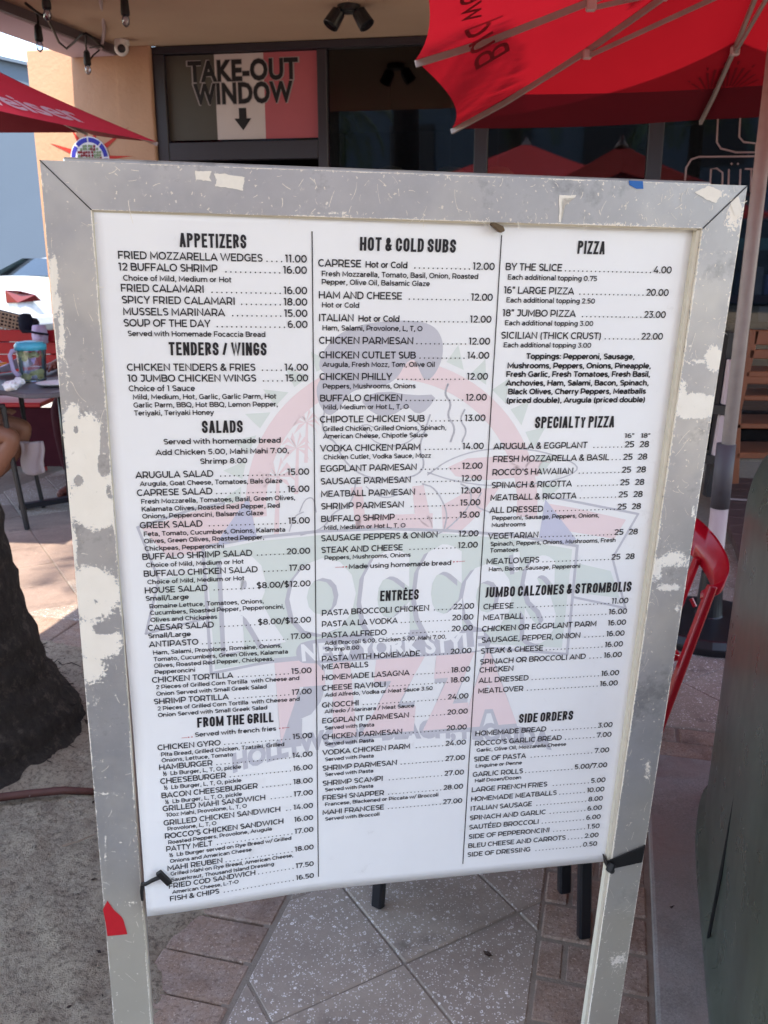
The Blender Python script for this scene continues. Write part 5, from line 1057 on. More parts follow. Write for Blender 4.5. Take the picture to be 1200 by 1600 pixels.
# ------------------------------------------------------------------ umbrellas
def lerp(a, b, t): return a + (b - a) * t
def umbrella(label, base, hub, corners, grp, val=.0, pole_r=.024, band=(), cloth='canopy', lining=False, cloths={}):
    t_ = thing('patio_umbrella', label, 'umbrella', base, grp); base, hub = Vector(base), Vector(hub); n = len(corners)
    C_ = [Vector(c) for c in corners]
    for i in range(n):
        a, b = C_[i], C_[(i + 1) % n]; mb = MB()
        def fn(u, v, a=a, b=b):
            e = a.lerp(b, u); sag = (hub - e) * 0; e = e + (hub - e) * .06 * 4 * u * (1 - u) * (1 if val == 0 else .6)
            p = hub.lerp(e, v); p.z -= .05 * math.sin(math.pi * v) * 1.0 + .05 * 4 * u * (1 - u) * v; return p
        vb = .77 if i in band else 1.0
        pale = lining and (a + b).y / 2 - hub.y < .9  # white panels put in to pass neutral light onto the board
        mb.grid(lambda u, v: fn(u, v * vb), 12, 12); mb.build('canopy', M['canopy_light' if pale else cloths.get(i, cloth)], t_, smooth=True)
        if lining and not pale: mb = MB(); mb.grid(lambda u, v: fn(u, v) - Vector((0, 0, .012)), 12, 12); mb.build('lining', M['canopy_pale'], t_, smooth=True)  # pale lining added to bounce neutral light at the board
        if i in band: mb = MB(); mb.grid(lambda u, v: fn(u, vb + (1 - vb) * v), 12, 4); mb.build('border_band', M['canopy_dark'], t_, smooth=True)
        if val:
            mb = MB(); mb.grid(lambda u, v: fn(u, 1) + Vector((0, 0, -val * v)) + (a + b - hub * 2).normalized() * .01 * v, 12, 3); mb.build('valance', M['canopy'], t_, smooth=True)
    for c in C_:
        mb = MB(); m = hub.lerp(c, .52) - Vector((0, 0, .065)); P = [hub - Vector((0, 0, .05)), m, c - Vector((0, 0, .012))]
        mb.bar([P[0], hub.lerp(c, .25) - Vector((0, 0, .062)), P[1], hub.lerp(c, .8) - Vector((0, 0, .045)), P[2]], .013, .020); mb.build('rib', M['pole_grey'], t_)
        run_ = Vector((hub.x, hub.y, hub.z - .22))
        mb = MB(); mb.bar([run_, m - Vector((0, 0, .02))], .011, .014); mb.build('strut', M['pole_grey'], t_)
        mb = MB(); mb.box(m - Vector((0, 0, .012)), (.032, .026, .034)); q = hub.lerp(c, .30) - Vector((0, 0, .065)); mb.box(q, (.022, .022, .024)); mb.build('joint', M['white_post'], t_, bevel=.004)
    mb = MB(); mb.lathe(hub - Vector((0, 0, .12)), [(.05, 0), (.07, .03), (.07, .10), (.03, .16), (.02, .2)], 16); mb.lathe(hub - Vector((0, 0, .27)), [(.045, 0), (.06, .02), (.06, .08), (.04, .1)], 16); mb.build('hub', M['pole_grey'], t_)
    top = hub
    mb = MB(); mb.tube([Vector((base.x, base.y, .05)), Vector((top.x, top.y, top.z))], pole_r, 16); mb.build('pole', M['pole_grey'], t_, smooth=True)
    mb = MB(); mb.lathe((base.x, base.y, .0), [(.24, .0), (.25, .03), (.23, .06), (.05, .075), (.04, .25)], 24); mb.build('umbrella_base', M['black_metal'], t_, bevel=.004)
    return t_, hub, C_
G_U = 'red patio umbrellas'
c8 = lambda cx, cy, r, z, a0, n=8: [(cx + r * math.cos(R(a0 + k * 360 / n)), cy + r * math.sin(R(a0 + k * 360 / n)), z) for k in range(n)]
P1, P2, P3 = aty(649, 94, 3.2), aty(706, 201, 4.15), aty(1095, 187, 4.35)
hubA = Vector((1.27, 3.2, 2.50)); P0 = Vector((-.03, 1.6, 2.03))
ua, hubA, CA = umbrella('large red parasol whose underside and ribs fill the upper right', (1.245, 3.2, 0), hubA, [P0, P1, P2, P3, (2.35, 3.9, 2.0), (2.6, 2.8, 2.0), (2.1, 1.4, 2.0), (.95, 1.0, 2.02)], None, band=(2, 3, 4, 5, 6, 7))
# lower pole sleeve
mb = MB(); mb.tube([(1.245, 3.2, .06), (1.245, 3.2, .50)], .032, 16); mb.build('pole_sleeve', M['white_post'], ua, smooth=True); mb = MB(); mb.tube([(1.245, 3.2, .50), (1.245, 3.2, .74)], .034, 16); mb.build('pole_tape', mat('grey_tape', (70, 66, 72), .6), ua, smooth=True)
# print on the canopy: seen mirrored from below
def canopy_pt(hub, a, b, u, v, drop=.004):
    e = a.lerp(b, u); e = e + (hub - e) * .06 * 4 * u * (1 - u); p = hub.lerp(e, v); p.z -= .05 * math.sin(math.pi * v) + .05 * 4 * u * (1 - u) * v + drop; return p
def canopytext(s, hub, a, b, u0, u1, v0, v1, mt, parent, drop=.004, mirror=False, fo=.03, shear=.2):
    vs_, fs, x0, x1 = tmesh(s, fo, 1.0, shear); mb = MB()
    for_ = []
    for v in vs_:
        i = (v.x - x0) / (x1 - x0); i = 1 - i if mirror else i; for_.append(canopy_pt(hub, a, b, lerp(u0, u1, i), lerp(v0, v1, 1 - v.y / CAPH), drop))
    mb.add(for_, fs); return mb.build('print', mt, parent)
def crown_rays(hub, a, b, uc, vc, su, sv, mt, parent, drop):
    mb = MB()
    for k in range(-4, 5):
        an = R(k * 15); w = .05
        for r0_, r1_ in ((.3, 1.0),) + (((1.1, 1.22),) if k % 2 == 0 else ()):
            q = [(r0_ * math.sin(an) - w * .6, r0_ * math.cos(an)), (r0_ * math.sin(an) + w * .6, r0_ * math.cos(an)), (r1_ * math.sin(an) + w, r1_ * math.cos(an)), (r1_ * math.sin(an) - w, r1_ * math.cos(an))]
            mb.add([canopy_pt(hub, a, b, uc + x * su, vc - y * sv, drop) for x, y in q], [(0, 1, 2, 3)])
    mb.build('print', mt, parent)
canopytext('Budweiser', hubA, CA[1], CA[2], -.62 + .75, 1.75 - .62 + .02 - .5, .46, .66, M['canopy_print'], ua, .006, True) if False else None
def in_tri(p, a, b, c): return True
# lettering follows the panel between the first two ribs and the one before it
def plane_text(s, mt, parent, pix, dpt, fo, shear, mirror):
    # pix: baseline start, baseline end, cap-top start (picture points on the canopy panel plane dpt=(a,b,hub))
    a, b, h = dpt; n_ = (b - a).cross(h - a).normalized(); o_ = a + n_ * (-.07 if n_.z > 0 else .07)
    A, B, C_ = [onplane(x, y, o_, n_) for x, y in pix]; vs_, fs, x0, x1 = tmesh(s, fo, 1.0, shear); mb = MB()
    for v in vs_: pass
    mb.add([A + (B - A) * ((v.x - x0) / (x1 - x0)) + (C_ - A) * (v.y / CAPH) for v in vs_], fs); mb.build('print', mt, parent)
plane_text('Bud', M['canopy_print'], ua, [(744, 110), (724, 42), (797, 82)], (CA[1], CA[2], hubA), .0, .1, False)
plane_text('weiser', M['canopy_print'], ua, [(722, 38), (712, -80), (768, 20)], (CA[0], CA[1], hubA), .0, .1, False)
crown_rays(hubA, CA[3], CA[2], .0 + .02, .80, .16, .16, M['canopy_print'], ua, .006); crown_rays(hubA, CA[3], CA[4], .06, .80, .16, .16, M['canopy_print'], ua, .006)
crown_rays(hubA, CA[1], CA[2], .45, .46, .16, .10, M['canopy_print'], ua, .006)
# left umbrella: only its right-hand tip is in the picture
tip = aty(246, 222, 5.3); hubL = Vector((tip.x - 1.75, tip.y - .05, tip.z + .85))
aL = Vector((hubL.x + .9, hubL.y - 1.2, tip.z + .03)); 
ez = lambda X, Y, r_=.124: Vector((X, Y, CAMH + r_ * Y))
cs = [tip, ez(-1.95, 6.35, .122), ez(-3.2, 6.5, .122), ez(-4.3, 5.9, .125), Vector((-4.6, 4.4, 2.1)), Vector((-3.4, 3.0, 2.0)), Vector((-1.83, 3.25, tip.z))]
ul, hubL, CL = umbrella('red parasol at the left edge with white brand lettering and a long pointed tip', (hubL.x, hubL.y, 0), hubL, cs, None, cloths={0: 'canopy_shaded', 1: 'canopy_shaded', 2: 'canopy_shaded', 3: 'canopy_shaded', 6: 'canopy_lit'})
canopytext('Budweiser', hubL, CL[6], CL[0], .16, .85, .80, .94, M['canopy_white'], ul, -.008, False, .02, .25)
canopytext('KING OF BEERS', hubL, CL[6], CL[0], .35, .72, .62, .69, M['canopy_white'], ul, -.008, False, .02, 0)
# parasol added out of view to shade the board, seen only in reflections
hubB = Vector((-.45, -.35, 2.95)); ub, hubB, CB = umbrella('large red and white panelled parasol over the standing spot in front of the menu board', (-.45, -.35, 0), hubB, c8(-.45, -.35, 2.35, 2.20, 22.5), None, cloth='canopy_thick', lining=True)
uc, hubC, CC = umbrella('red parasol several steps behind the viewer, seen mirrored in the right window', (1.6, -5.2, 0), Vector((1.6, -5.2, 2.75)), c8(1.6, -5.2, 1.7, 2.1, 22.5), None)
crown_rays(hubC, CC[1], CC[2], .5, .85, .3, .2, M['canopy_white'], uc, .012)

# ------------------------------------------------------------------ people
def body(name, nodes, edges, mt, parent, root=0, sub=2):
    me = bpy.data.meshes.new(name); org = ORG[parent]; me.from_pydata([tuple(Vector(p[:3]) - org) for p in nodes], edges, []); me.materials.append(mt)
    o = bpy.data.objects.new(name, me); COL.objects.link(o); o.parent = parent; md = o.modifiers.new('k', 'SKIN'); md.use_smooth_shade = True
    for i, p in enumerate(nodes):
        sv = me.skin_vertices[0].data[i]; r_ = p[3]; sv.radius = (r_, p[4] if len(p) > 4 else r_); sv.use_root = i == root
    o.modifiers.new('s', 'SUBSURF').levels = sub; o.modifiers['s'].render_levels = sub; return o
def seated(label, hip, face, skin, top_mt, low_mt, seat=.47, lean=.05, bare_legs=True, armsdown=.75, reach=.38, tuck=0.0):
    f = Vector((math.cos(face), math.sin(face), 0)); s = Vector((-f.y, f.x, 0)); hip = Vector((hip[0], hip[1], 0)); Z = Vector((0, 0, 1))
    t_ = thing('person', label, 'person', hip); P = lambda a, b, z: tuple(hip + f * a + s * b + Z * z)
    nodes = [(*P(0, 0, seat + .10), .13), (*P(.0, 0, seat + .28), .12), (*P(lean, 0, seat + .50), .14), (*P(lean + .02, 0, seat + .60), .06), (*P(lean + .05, 0, seat + .70), .065), (*P(lean + .08, 0, seat + .80), .095), (*P(lean + .07, 0, seat + .89), .075)]
    edges = [(0, 1), (1, 2), (2, 3), (3, 4), (4, 5), (5, 6)]
    def chain(start, pts):
        k = start
        for p in pts: nodes.append(p); edges.append((k, len(nodes) - 1)); k = len(nodes) - 1
        return k
    for sg_ in (1, -1):
        chain(0, [(*P(.10, .10 * sg_, seat + .09), .085), (*P(.28, .12 * sg_, seat + .09), .075), (*P(.46, .13 * sg_, seat + .07), .058), (*P(.46 - tuck * .4, .13 * sg_, seat - .12), .055), (*P(.42 - tuck, .13 * sg_, .10), .036), (*P(.46 - tuck, .13 * sg_, .04), .034), (*P(.60 - tuck, .15 * sg_, .03), .028)])
        k = chain(2, [(*P(lean, .17 * sg_, seat + .52), .058), (*P(lean + .08, .22 * sg_, seat + .30), .042), (*P(reach * .8, .20 * sg_, armsdown - .42 + seat - .02), .033), (*P(reach + .12, .16 * sg_, armsdown + .03), .026), (*P(reach + .18, .15 * sg_, armsdown + .03), .030, .018)])
        for d in (-.03, -.01, .01, .03): chain(k, [(*P(reach + .24, .15 * sg_ + d, armsdown + .03), .009), (*P(reach + .28, .15 * sg_ + d * 1.2, armsdown + .015), .008)])
        chain(k, [(*P(reach + .20, (.15 - .045) * sg_, armsdown + .025), .010)])
    body('body', nodes, edges, skin, t_)
    n2 = [(*P(-.01, 0, seat + .10), .155), (*P(-.01, 0, seat + .28), .145), (*P(lean, 0, seat + .48), .16), (*P(lean, 0, seat + .57), .10)] + [(*P(lean, .19 * k, seat + .53), .075) for k in (1, -1)] + [(*P(lean + .05, .235 * k, seat + .38), .06) for k in (1, -1)]
    body('shirt', n2, [(0, 1), (1, 2), (2, 3), (2, 4), (2, 5), (4, 6), (5, 7)], top_mt, t_)
    n3 = [(*P(0, 0, seat + .09), .15)] ; e3 = []
    for sg_ in (1, -1):
        b_ = len(n3); n3 += [(*P(.12, .10 * sg_, seat + .09), .10), (*P(.30, .12 * sg_, seat + .09), .092)]; e3 += [(0, b_), (b_, b_ + 1)]
        if not bare_legs: n3 += [(*P(.48, .13 * sg_, seat + .07), .078), (*P(.47, .13 * sg_, seat - .12), .07), (*P(.43, .13 * sg_, .12), .055)]; e3 += [(b_ + 1, b_ + 2), (b_ + 2, b_ + 3), (b_ + 3, b_ + 4)]
    body('shorts' if bare_legs else 'trousers', n3, e3, low_mt, t_)
    hd = hip + f * (lean + .07) + Z * (seat + .84); mb = MB(); Mf = Matrix((f, s, Z)).transposed()
    mb.lathe(hd + Z * .0 - f * .015, [(.105, -.02), (.112, .03), (.10, .08), (.06, .12), (.01, .135)], 16); mb.build('hair', M['hair'], t_, smooth=True)
    for k in (1, -1): mb = MB(); mb.lathe(hd + f * .088 + s * .032 * k - Z * .01, [(.004, -.008), (.010, 0), (.004, .008)], 8); mb.build('eye', M['cord'], t_, smooth=True)
    mb = MB(); mb.bar([hd + f * .09 + Z * .0, hd + f * .118 - Z * .035, hd + f * .095 - Z * .042], .022, .016); mb.build('nose', skin, t_, bevel=.005)
    mb = MB(); mb.bar([hd + f * .088 + s * .022 - Z * .068, hd + f * .095 - Z * .07, hd + f * .088 - s * .022 - Z * .068], .008, .008); mb.build('mouth', M['cloth_maroon'], t_)
    return t_
seated('seated person at the left edge with bare knee and shin', (-2.38, 4.62), R(8), M['skin'], M['cloth_dark'], M['cloth_dark'], seat=.43, reach=.12, tuck=.34, armsdown=.56)
seated('person in maroon seated behind the table, mostly hidden by the menu board', (-1.72, 5.72), R(-96), M['skin_dark'], M['cloth_maroon'], M['cloth_maroon'], bare_legs=False, reach=.36)

# ------------------------------------------------------------------ table, chairs and what is on them
TC = Vector((-1.80, 5.02, 0)); tt = thing('cafe_table', 'grey square cafe table with a pedestal, cluttered with a pitcher and paper', 'table', TC)
pts = []
for k, a in enumerate((-82, 8, 98, 188)):
    for d in (-6, 0, 6): pts.append(TC + Vector((.60 * math.cos(R(a + d)), .60 * math.sin(R(a + d)), .715)) * 1.0)
for p in pts: p.z = .715
mb = MB(); mb.prism(pts, (0, 0, .025)); mb.build('tabletop', M['table_grey'], tt, bevel=.004)
mb = MB(); mb.tube([TC + Vector((0, 0, .04)), TC + Vector((0, 0, .714))], .035, 14); mb.build('pedestal', M['black_metal'], tt, smooth=True)
for a in (20, 110, 200, 290):
    mb = MB(); mb.bar([TC + Vector((0, 0, .045)), TC + Vector((.30 * math.cos(R(a)), .30 * math.sin(R(a)), .02))], .05, .03); mb.build('leg', M['black_metal'], tt, bevel=.004)
def metal_chair(label, loc, rz, mt, grp=None, arms=True):
    t_ = thing('metal_chair', label, 'chair', (0, 0, 0), grp)
    mb = MB(); mb.prism([(-.22, -.20, .44), (.22, -.20, .44), (.20, .20, .44), (-.20, .20, .44)], (0, 0, .025)); mb.build('seat', mt, t_, bevel=.008, seg=2)
    for x, y, fx, fy in ((-.205, -.19, -.225, -.235), (.205, -.19, .225, -.235), (-.19, .19, -.225, .26), (.19, .19, .225, .26)):
        mb = MB(); top = .66 if (arms and y < 0) else .43; k = (top - 0) / .44
        mb.bar([(fx, fy, 0), (x, y, .44)] + ([(x * 1.02, y * .96, .66)] if top > .5 else []), .027, .022); mb.build('leg', mt, t_, bevel=.004)
    mb = MB(); mb.bar([(-.20, .20, .45), (-.205, .25, .80)], .03, .02); mb.build('back_post', mt, t_); mb = MB(); mb.bar([(.20, .20, .45), (.205, .25, .80)], .03, .02); mb.build('back_post', mt, t_)
    mb = MB(); mb.bar([(-.205, .25, .78), (-.1, .275, .80), (.1, .275, .80), (.205, .25, .78)], .02, .06); mb.build('back_rail', mt, t_, bevel=.004)
    for x in (-.09, .0, .09): mb = MB(); mb.bar([(x, .205, .46), (x, .268, .78)], .035, .008); mb.build('back_slat', mt, t_)
    if arms:
        for sx in (-1, 1): mb = MB(); mb.bar([(sx * .21, -.19, .66), (sx * .215, .05, .67), (sx * .205, .24, .66)], .035, .02); mb.build('armrest', mt, t_, bevel=.004)
    t_.location = loc; t_.rotation_euler = (0, 0, rz); return t_
metal_chair('black metal armchair holding the bare legged person at the left table', (-2.16, 4.72, 0), R(100), M['black_metal'])
metal_chair('black chair behind the left table under the person in maroon', (-1.72, 5.80, 0), R(-6), M['black_metal'], None, False)
ch = metal_chair('lowest black metal chair of the stack standing behind the menu board', (.255, 1.865, .0), R(-12), M['black_metal'], 'black metal chairs stacked behind the menu board', False)
for k, lab in ((1, 'middle black metal chair of the stack behind the menu board'), (2, 'topmost black metal chair of the stack behind the menu board')):
    c = copy_tree(ch); c.location = (.255 - .028 * k, 1.865 + .085 * k, .045 * k); c['label'] = lab
# pitcher
pc = aty(52, 586, 4.86); pc.z = .741; pt = thing('pitcher', 'clear plastic pitcher with blue lid and floating lemon slices', 'pitcher', pc)
mb = MB(); mb.lathe(pc, [(.062, .001), (.066, .01), (.078, .17), (.079, .185)], 28); mb.build('jug', M['clear_plastic'], pt, smooth=True)
mb = MB(); mb.lathe(pc, [(.082, .172), (.083, .195), (.07, .212), (.03, .218)], 28); mb.build('lid', M['teal_lid'], pt, smooth=True)
mb = MB(); mb.bar([pc + Vector(v) for v in ((-.07, 0, .165), (-.10, 0, .165), (-.115, 0, .14), (-.105, 0, .06), (-.085, 0, .035), (-.066, 0, .04))], .022, .010, (0, 1, 0)); mb.build('handle', M['paper_lilac'], pt, bevel=.003)
rs = random.Random(4)
for k in range(15):
    z = rs.uniform(.02, .055) if k < 8 else rs.uniform(.125, .155); a = rs.random() * 6.28; r_ = .034 + .014 * rs.random(); q = pc + Vector((r_ * math.cos(a), r_ * math.sin(a), z)); Mr = Matrix.Rotation(rs.uniform(.3, 1.4), 3, 'X') @ Matrix.Rotation(a, 3, 'Z')
    mb = MB(); mb.lathe(q, [(.017, -.003), (.018, 0), (.017, .003)], 10, M=Mr); mb.build('lemon_slice', M['lemon'], pt)
def crumple(name, c, r, mt, label, cat, sq=.8, seed=1):
    bm = bmesh.new(); bmesh.ops.create_icosphere(bm, subdivisions=3, radius=r); mb = MB()
    for v in bm.verts: v.co *= 1 + .35 * noise.noise(v.co * 60 + Vector((seed, 0, 0))) + .18 * noise.noise(v.co * 160); v.co.z *= sq
    bm.verts.index_update(); mb.add([Vector(c) + v.co for v in bm.verts], [tuple(v.index for v in f.verts) for f in bm.faces]); bm.free(); mb.build(name, mt, None, label=label, cat=cat)
crumple('napkin', atz(17, 603, .765), .036, M['paper_white'], 'larger crumpled white napkin near the front corner of the left table', 'napkin', .7, 1)
crumple('napkin', atz(29, 597, .765), .028, M['paper_white'], 'smaller crumpled white napkin beside the pitcher on the left table', 'napkin', .9, 5)
b0 = atz(5, 584, .745); mb = MB(); mb.grid(lambda i, j: b0 + Vector(((i - .5) * .36, (j - .5) * .26, .012 + .07 * abs(i - .5) * 2 * (1 + .4 * math.sin(j * 9)) + .05 * abs(j - .5) + .02 * noise.noise(Vector((i * 4, j * 4, 0))))), 14, 12)
mb.build('paper_liner', M['paper_lilac'], None, smooth=False, solid=.002, label='lilac waxed paper liner spread on the left table under fried food', cat='paper')
mb = MB(); rs = random.Random(8)
for k in range(16): q = b0 + Vector((rs.uniform(-.1, .06), rs.uniform(-.06, .06), .035 + rs.random() * .02)); mb.box(q, (.045, .02, .018), rs.random() * 3)
mb.build('fried_food', M['food'], None, bevel=.004, label='golden fried pieces lying on the waxed paper', cat='food', kind='stuff')
q = atz(86, 602, .745); mb = MB(); mb.lathe(q, [(.05, .0), (.09, .012), (.095, .016), (.088, .016), (.045, .006)], 20); mb.build('plate', M['paper_white'], None, smooth=True, label='white plate half hidden by the board on the left table', cat='plate')
# white cloth on the chair side, red bench, wicker bag, black bag, lilac bag
q = aty(46, 690, 4.75); cl = MB(); cl.grid(lambda i, j: q + Vector((-.055 + .12 * i + .005 * math.sin(j * 7), .010 * math.sin(i * 9 + j * 2), -.165 * j - .02 * math.sin(i * 3.1) * j)), 14, 12)
cl.build('cloth', M['cloth_white'], None, smooth=True, solid=.02, label='crumpled white cloth hanging beside the knee under the left table', cat='cloth')
by = 6.25; b_l = aty(-120, 560, by); b_r = aty(92, 560, by); bench = thing('red_bench', 'red bench with a high back standing behind the left table', 'bench', (b_l.x, by, 0)); zt_ = aty(30, 514, by).z
for k in range(4):
    z = zt_ - .055 - k * .085; mb = MB(); mb.fbox((b_l.x, by + .01 * k, z - .03), (b_r.x - b_l.x, 0, 0), (0, .02, 0), (0, 0, .078)); mb.build('back_slat', M['red_paint'], bench, bevel=.004)
mb = MB(); mb.fbox((b_l.x, by - .40, .04), (b_r.x + .25 - b_l.x, 0, 0), (0, .02, 0), (0, 0, .395)); mb.build('added_dark_panel', M['cloth_maroon'], bench)  # dark panel added to cover the bright ground seen under the table
mb = MB(); mb.fbox((b_l.x, by - .42, .44), (b_r.x - b_l.x, 0, 0), (0, .40, 0), (0, 0, .03)); mb.build('seat', M['red_paint'], bench, bevel=.005)
for x in (b_l.x + .05, b_r.x - .05):
    for y in (by - .38, by + .04): mb = MB(); mb.fbox((x - .02, y, 0), (.04, 0, 0), (0, .04, 0), (0, 0, .44 if y < by - .1 else zt_ - .05)); mb.build('leg', M['red_paint'], bench)
wk = thing('wicker_basket', 'open weave wicker basket with dark gaps resting on the red bench back', 'basket', aty(15, 515, by)); mb = MB(); Mw = Matrix.Rotation(R(14), 3, 'Y'); wc = aty(10, 503, by + .05)
for i in range(14): mb.box(wc + Mw @ Vector((-.17 + i * .026, -.006 * (i % 2), 0)), (.010, .006, .13), M=Mw)
for j in range(6): mb.box(wc + Mw @ Vector((0, -.004, -.06 + j * .024)), (.36, .006, .011), M=Mw)
mb.build('weave', mat('wicker_straw', (150, 128, 108), .7), wk, kind='stuff'); mb = MB(); mb.box(wc + Vector((0, .09, 0)), (.34, .16, .10), M=Mw); mb.build('lining', M['cloth_dark'], wk, bevel=.02)
mb = MB(); q = aty(41, 507, by + .02); mb.lathe(q - Vector((0, 0, .055)), [(.035, 0), (.05, .03), (.05, .09), (.035, .125), (.01, .13)], 14); mb.build('black_bag', M['cloth_dark'], None, smooth=True, label='small dark bag on the bench back between wicker basket and lilac bag', cat='bag')
lb = aty(62, 520, by - .05); bag = thing('striped_bag', 'lilac and white striped bag with a dark strap behind the pitcher', 'bag', lb)
mb = MB(); mb.lathe(lb - Vector((0, 0, .07)), [(.05, 0), (.055, .05), (.052, .09), (.046, .12), (.01, .122)], 5); mb.build('pouch', M['cloth_lilac'], bag, smooth=True); mb = MB(); mb.bar([lb + Vector((-.075, -.066, .02)), lb + Vector((0, -.07, .005)), lb + Vector((.08, -.05, -.008))], .006, .014); mb.build('strap_band', M['cloth_dark'], bag)

# ------------------------------------------------------------------ white car
def car(org, hd, label):
    t_ = thing('parked_car', label, 'car', org); f = Vector((math.cos(hd), math.sin(hd), 0)); s = Vector((f.y, -f.x, 0)); O = Vector(org); P = lambda x, y, z: O + f * x + s * y + Vector((0, 0, z))
    st = [(0, .42, .70, .95, .62, .60), (.06, .30, .78, 1.04, .78, .70), (.35, .20, .84, 1.07, .86, .74), (.75, .18, .88, 1.08, .895, .72), (1.25, .18, .88, 1.31, .90, .62), (1.75, .18, .88, 1.43, .90, .58), (2.4, .18, .88, 1.45, .90, .58), (3.0, .18, .88, 1.38, .90, .60), (3.6, .18, .88, 1.0, .89, .72), (4.1, .20, .84, .92, .87, .74), (4.5, .26, .74, .80, .80, .66), (4.66, .40, .62, .66, .6, .55)]
    mb = MB(); ring = []
    for x, zb, zm, zt2, w, wt in st:
        ring.append([P(x, -w * .92, zb), P(x, -w, (zb + zm) / 2), P(x, -w * .985, zm), P(x, -(w * .5 + wt * .5) * .98, lerp(zm, zt2, .55)), P(x, -wt, zt2 - .02), P(x, -wt * .5, zt2 + .01), P(x, wt * .5, zt2 + .01), P(x, wt, zt2 - .02), P(x, (w * .5 + wt * .5) * .98, lerp(zm, zt2, .55)), P(x, w * .985, zm), P(x, w, (zb + zm) / 2), P(x, w * .92, zb)])
    vs_ = [v for r_ in ring for v in r_]; n = 12; fs = [(i * n + j, i * n + (j + 1) % n, (i + 1) * n + (j + 1) % n, (i + 1) * n + j) for i in range(len(ring) - 1) for j in range(n)]; fs += [tuple(range(n)), tuple(range((len(ring) - 1) * n, len(ring) * n))]
    mb.add(vs_, fs); mb.build('body', M['carpaint'], t_, smooth=True, sub=2)
    def patch(name, pts, mt, off=.02, th=.012):
        n_ = (pts[1] - pts[0]).cross(pts[2] - pts[0]).normalized(); c_ = sum(pts, Vector()) / len(pts)
        if n_.dot(c_ - P(2.3, 0, .8)) < 0: n_ = -n_
        mb = MB(); mb.prism([p + n_ * off for p in pts], n_ * th); return mb.build(name, mt, t_, bevel=.004)
    patch('rear_window', [P(.80, -.62, 1.10), P(.80, .62, 1.10), P(1.42, .52, 1.36), P(1.42, -.52, 1.36)], M['car_glass'], .03)
    patch('windshield', [P(3.52, -.66, 1.02), P(3.52, .66, 1.02), P(3.0, .54, 1.36), P(3.0, -.54, 1.36)], M['car_glass'], .02)
    for sg_ in (-1, 1):
        patch('side_window', [P(1.25, sg_ * .80, .98), P(2.25, sg_ * .80, .96), P(2.2, sg_ * .64, 1.34), P(1.6, sg_ * .64, 1.33)], M['car_glass'], .03); patch('side_window', [P(2.30, sg_ * .80, .96), P(3.3, sg_ * .80, .96), P(2.9, sg_ * .64, 1.32), P(2.26, sg_ * .64, 1.34)], M['car_glass'], .03)
        mb = MB(); mb.prism([P(-.0, sg_ * .50, .76), P(.04, sg_ * .70, .77), P(.30, sg_ * .90, .79), P(.20, sg_ * .885, .88), P(.05, sg_ * .74, .94), P(-.0, sg_ * .50, .95)], Vector((0, 0, 0)) - f * .03 + s * sg_ * .01); mb.build('tail_light', M['tail'], t_, bevel=.01)
        mb = MB(); mb.fbox(P(.85, sg_ * .895, .66), f * .16, s * sg_ * .015, (0, 0, .03)); mb.build('side_marker', M['tail'], t_)
        mb = MB(); mb.prism([P(4.35, sg_ * .45, .62), P(4.30, sg_ * .80, .66), P(4.2, sg_ * .80, .74), P(4.4, sg_ * .45, .72)], f * .22); mb.build('headlight', M['white_plastic'], t_, bevel=.01)
        for x in (.95, 3.75):
            Mq = s.to_track_quat('Z', 'Y').to_matrix(); mb = MB(); mb.lathe(P(x, sg_ * .80, .31), [(.2, -.10), (.31, -.09), (.32, 0), (.31, .09), (.2, .10)], 28, M=Mq); w_ = mb.build('tyre', M['tyre'], t_, smooth=True)
            mb = MB(); mb.lathe(P(x, sg_ * .80, .31), [(.19, -.105), (.2, 0), (.19, .105), (.05, .11)], 20, M=Mq); mb.build('rim', M['chrome'], w_)
    mb = MB(); mb.bar([P(-.03, -.8, .50), P(-.10, -.5, .50), P(-.12, 0, .50), P(-.10, .5, .50), P(-.03, .8, .50), P(.5, .9, .50)], .10, .16); mb.build('bumper', M['carpaint'], t_, bevel=.03, seg=3)
    mb = MB(); mb.bar([P(.02, -.33, .72), P(.0, -.33, .95)], .008, .02); mb.bar([P(.02, .33, .72), P(.0, .33, .95)], .008, .02); mb.build('trunk_seam', M['car_trim'], t_)
    for y in (-.35, .35): mb = MB(); mb.box(P(1.35, y, 1.12), (.12, .26, .18), hd); mb.build('headrest', M['headrest'], t_, bevel=.04)
    return t_
cc_ = aty(40, 470, 13.6); car((cc_.x - .80, 13.96, -.05), R(66), 'white sedan parked on the street beyond the left table, red tail light showing')

# ------------------------------------------------------------------ green cabinet, red chair, wooden rack, shelves
cab = thing('utility_cabinet', 'tall dark green plastic utility cabinet with rounded corners on the concrete pad', 'cabinet', (1.2, 1.8, .012))
pA, pB = Vector((.835, 2.11, .012)), Vector((.627, 1.364, .012)); ed = (pB - pA).normalized(); ou = Vector((-ed.y, ed.x, 0)); ou = ou if ou.x > 0 else -ou
LEN, WID, HT_ = 1.25, .75, .98
def cabpt(u, th_, hgt):   # rounded rectangular section with flare towards the ground
    n_ = 5.0; c, s = math.cos(th_), math.sin(th_); k = (abs(c) ** n_ + abs(s) ** n_) ** (-1 / n_); fl = 1 - .045 * hgt / HT_ - (1 - u)
    return pA + ed * (LEN / 2 - .05) + ou * WID / 2 + ed * (LEN / 2 * k * c * fl) + ou * (WID / 2 * k * s * fl) + Vector((0, 0, hgt))
mb = MB(); prof = [(1.035, 0), (1.035, .05), (1.0, .06)] + [(1, .06 + k * .13) for k in range(1, 6)] + [(1 - .10 * (1 - math.cos(R(a))), .84 + .13 * math.sin(R(a))) for a in range(0, 91, 15)] + [(.7, .976), (.3, .98)]
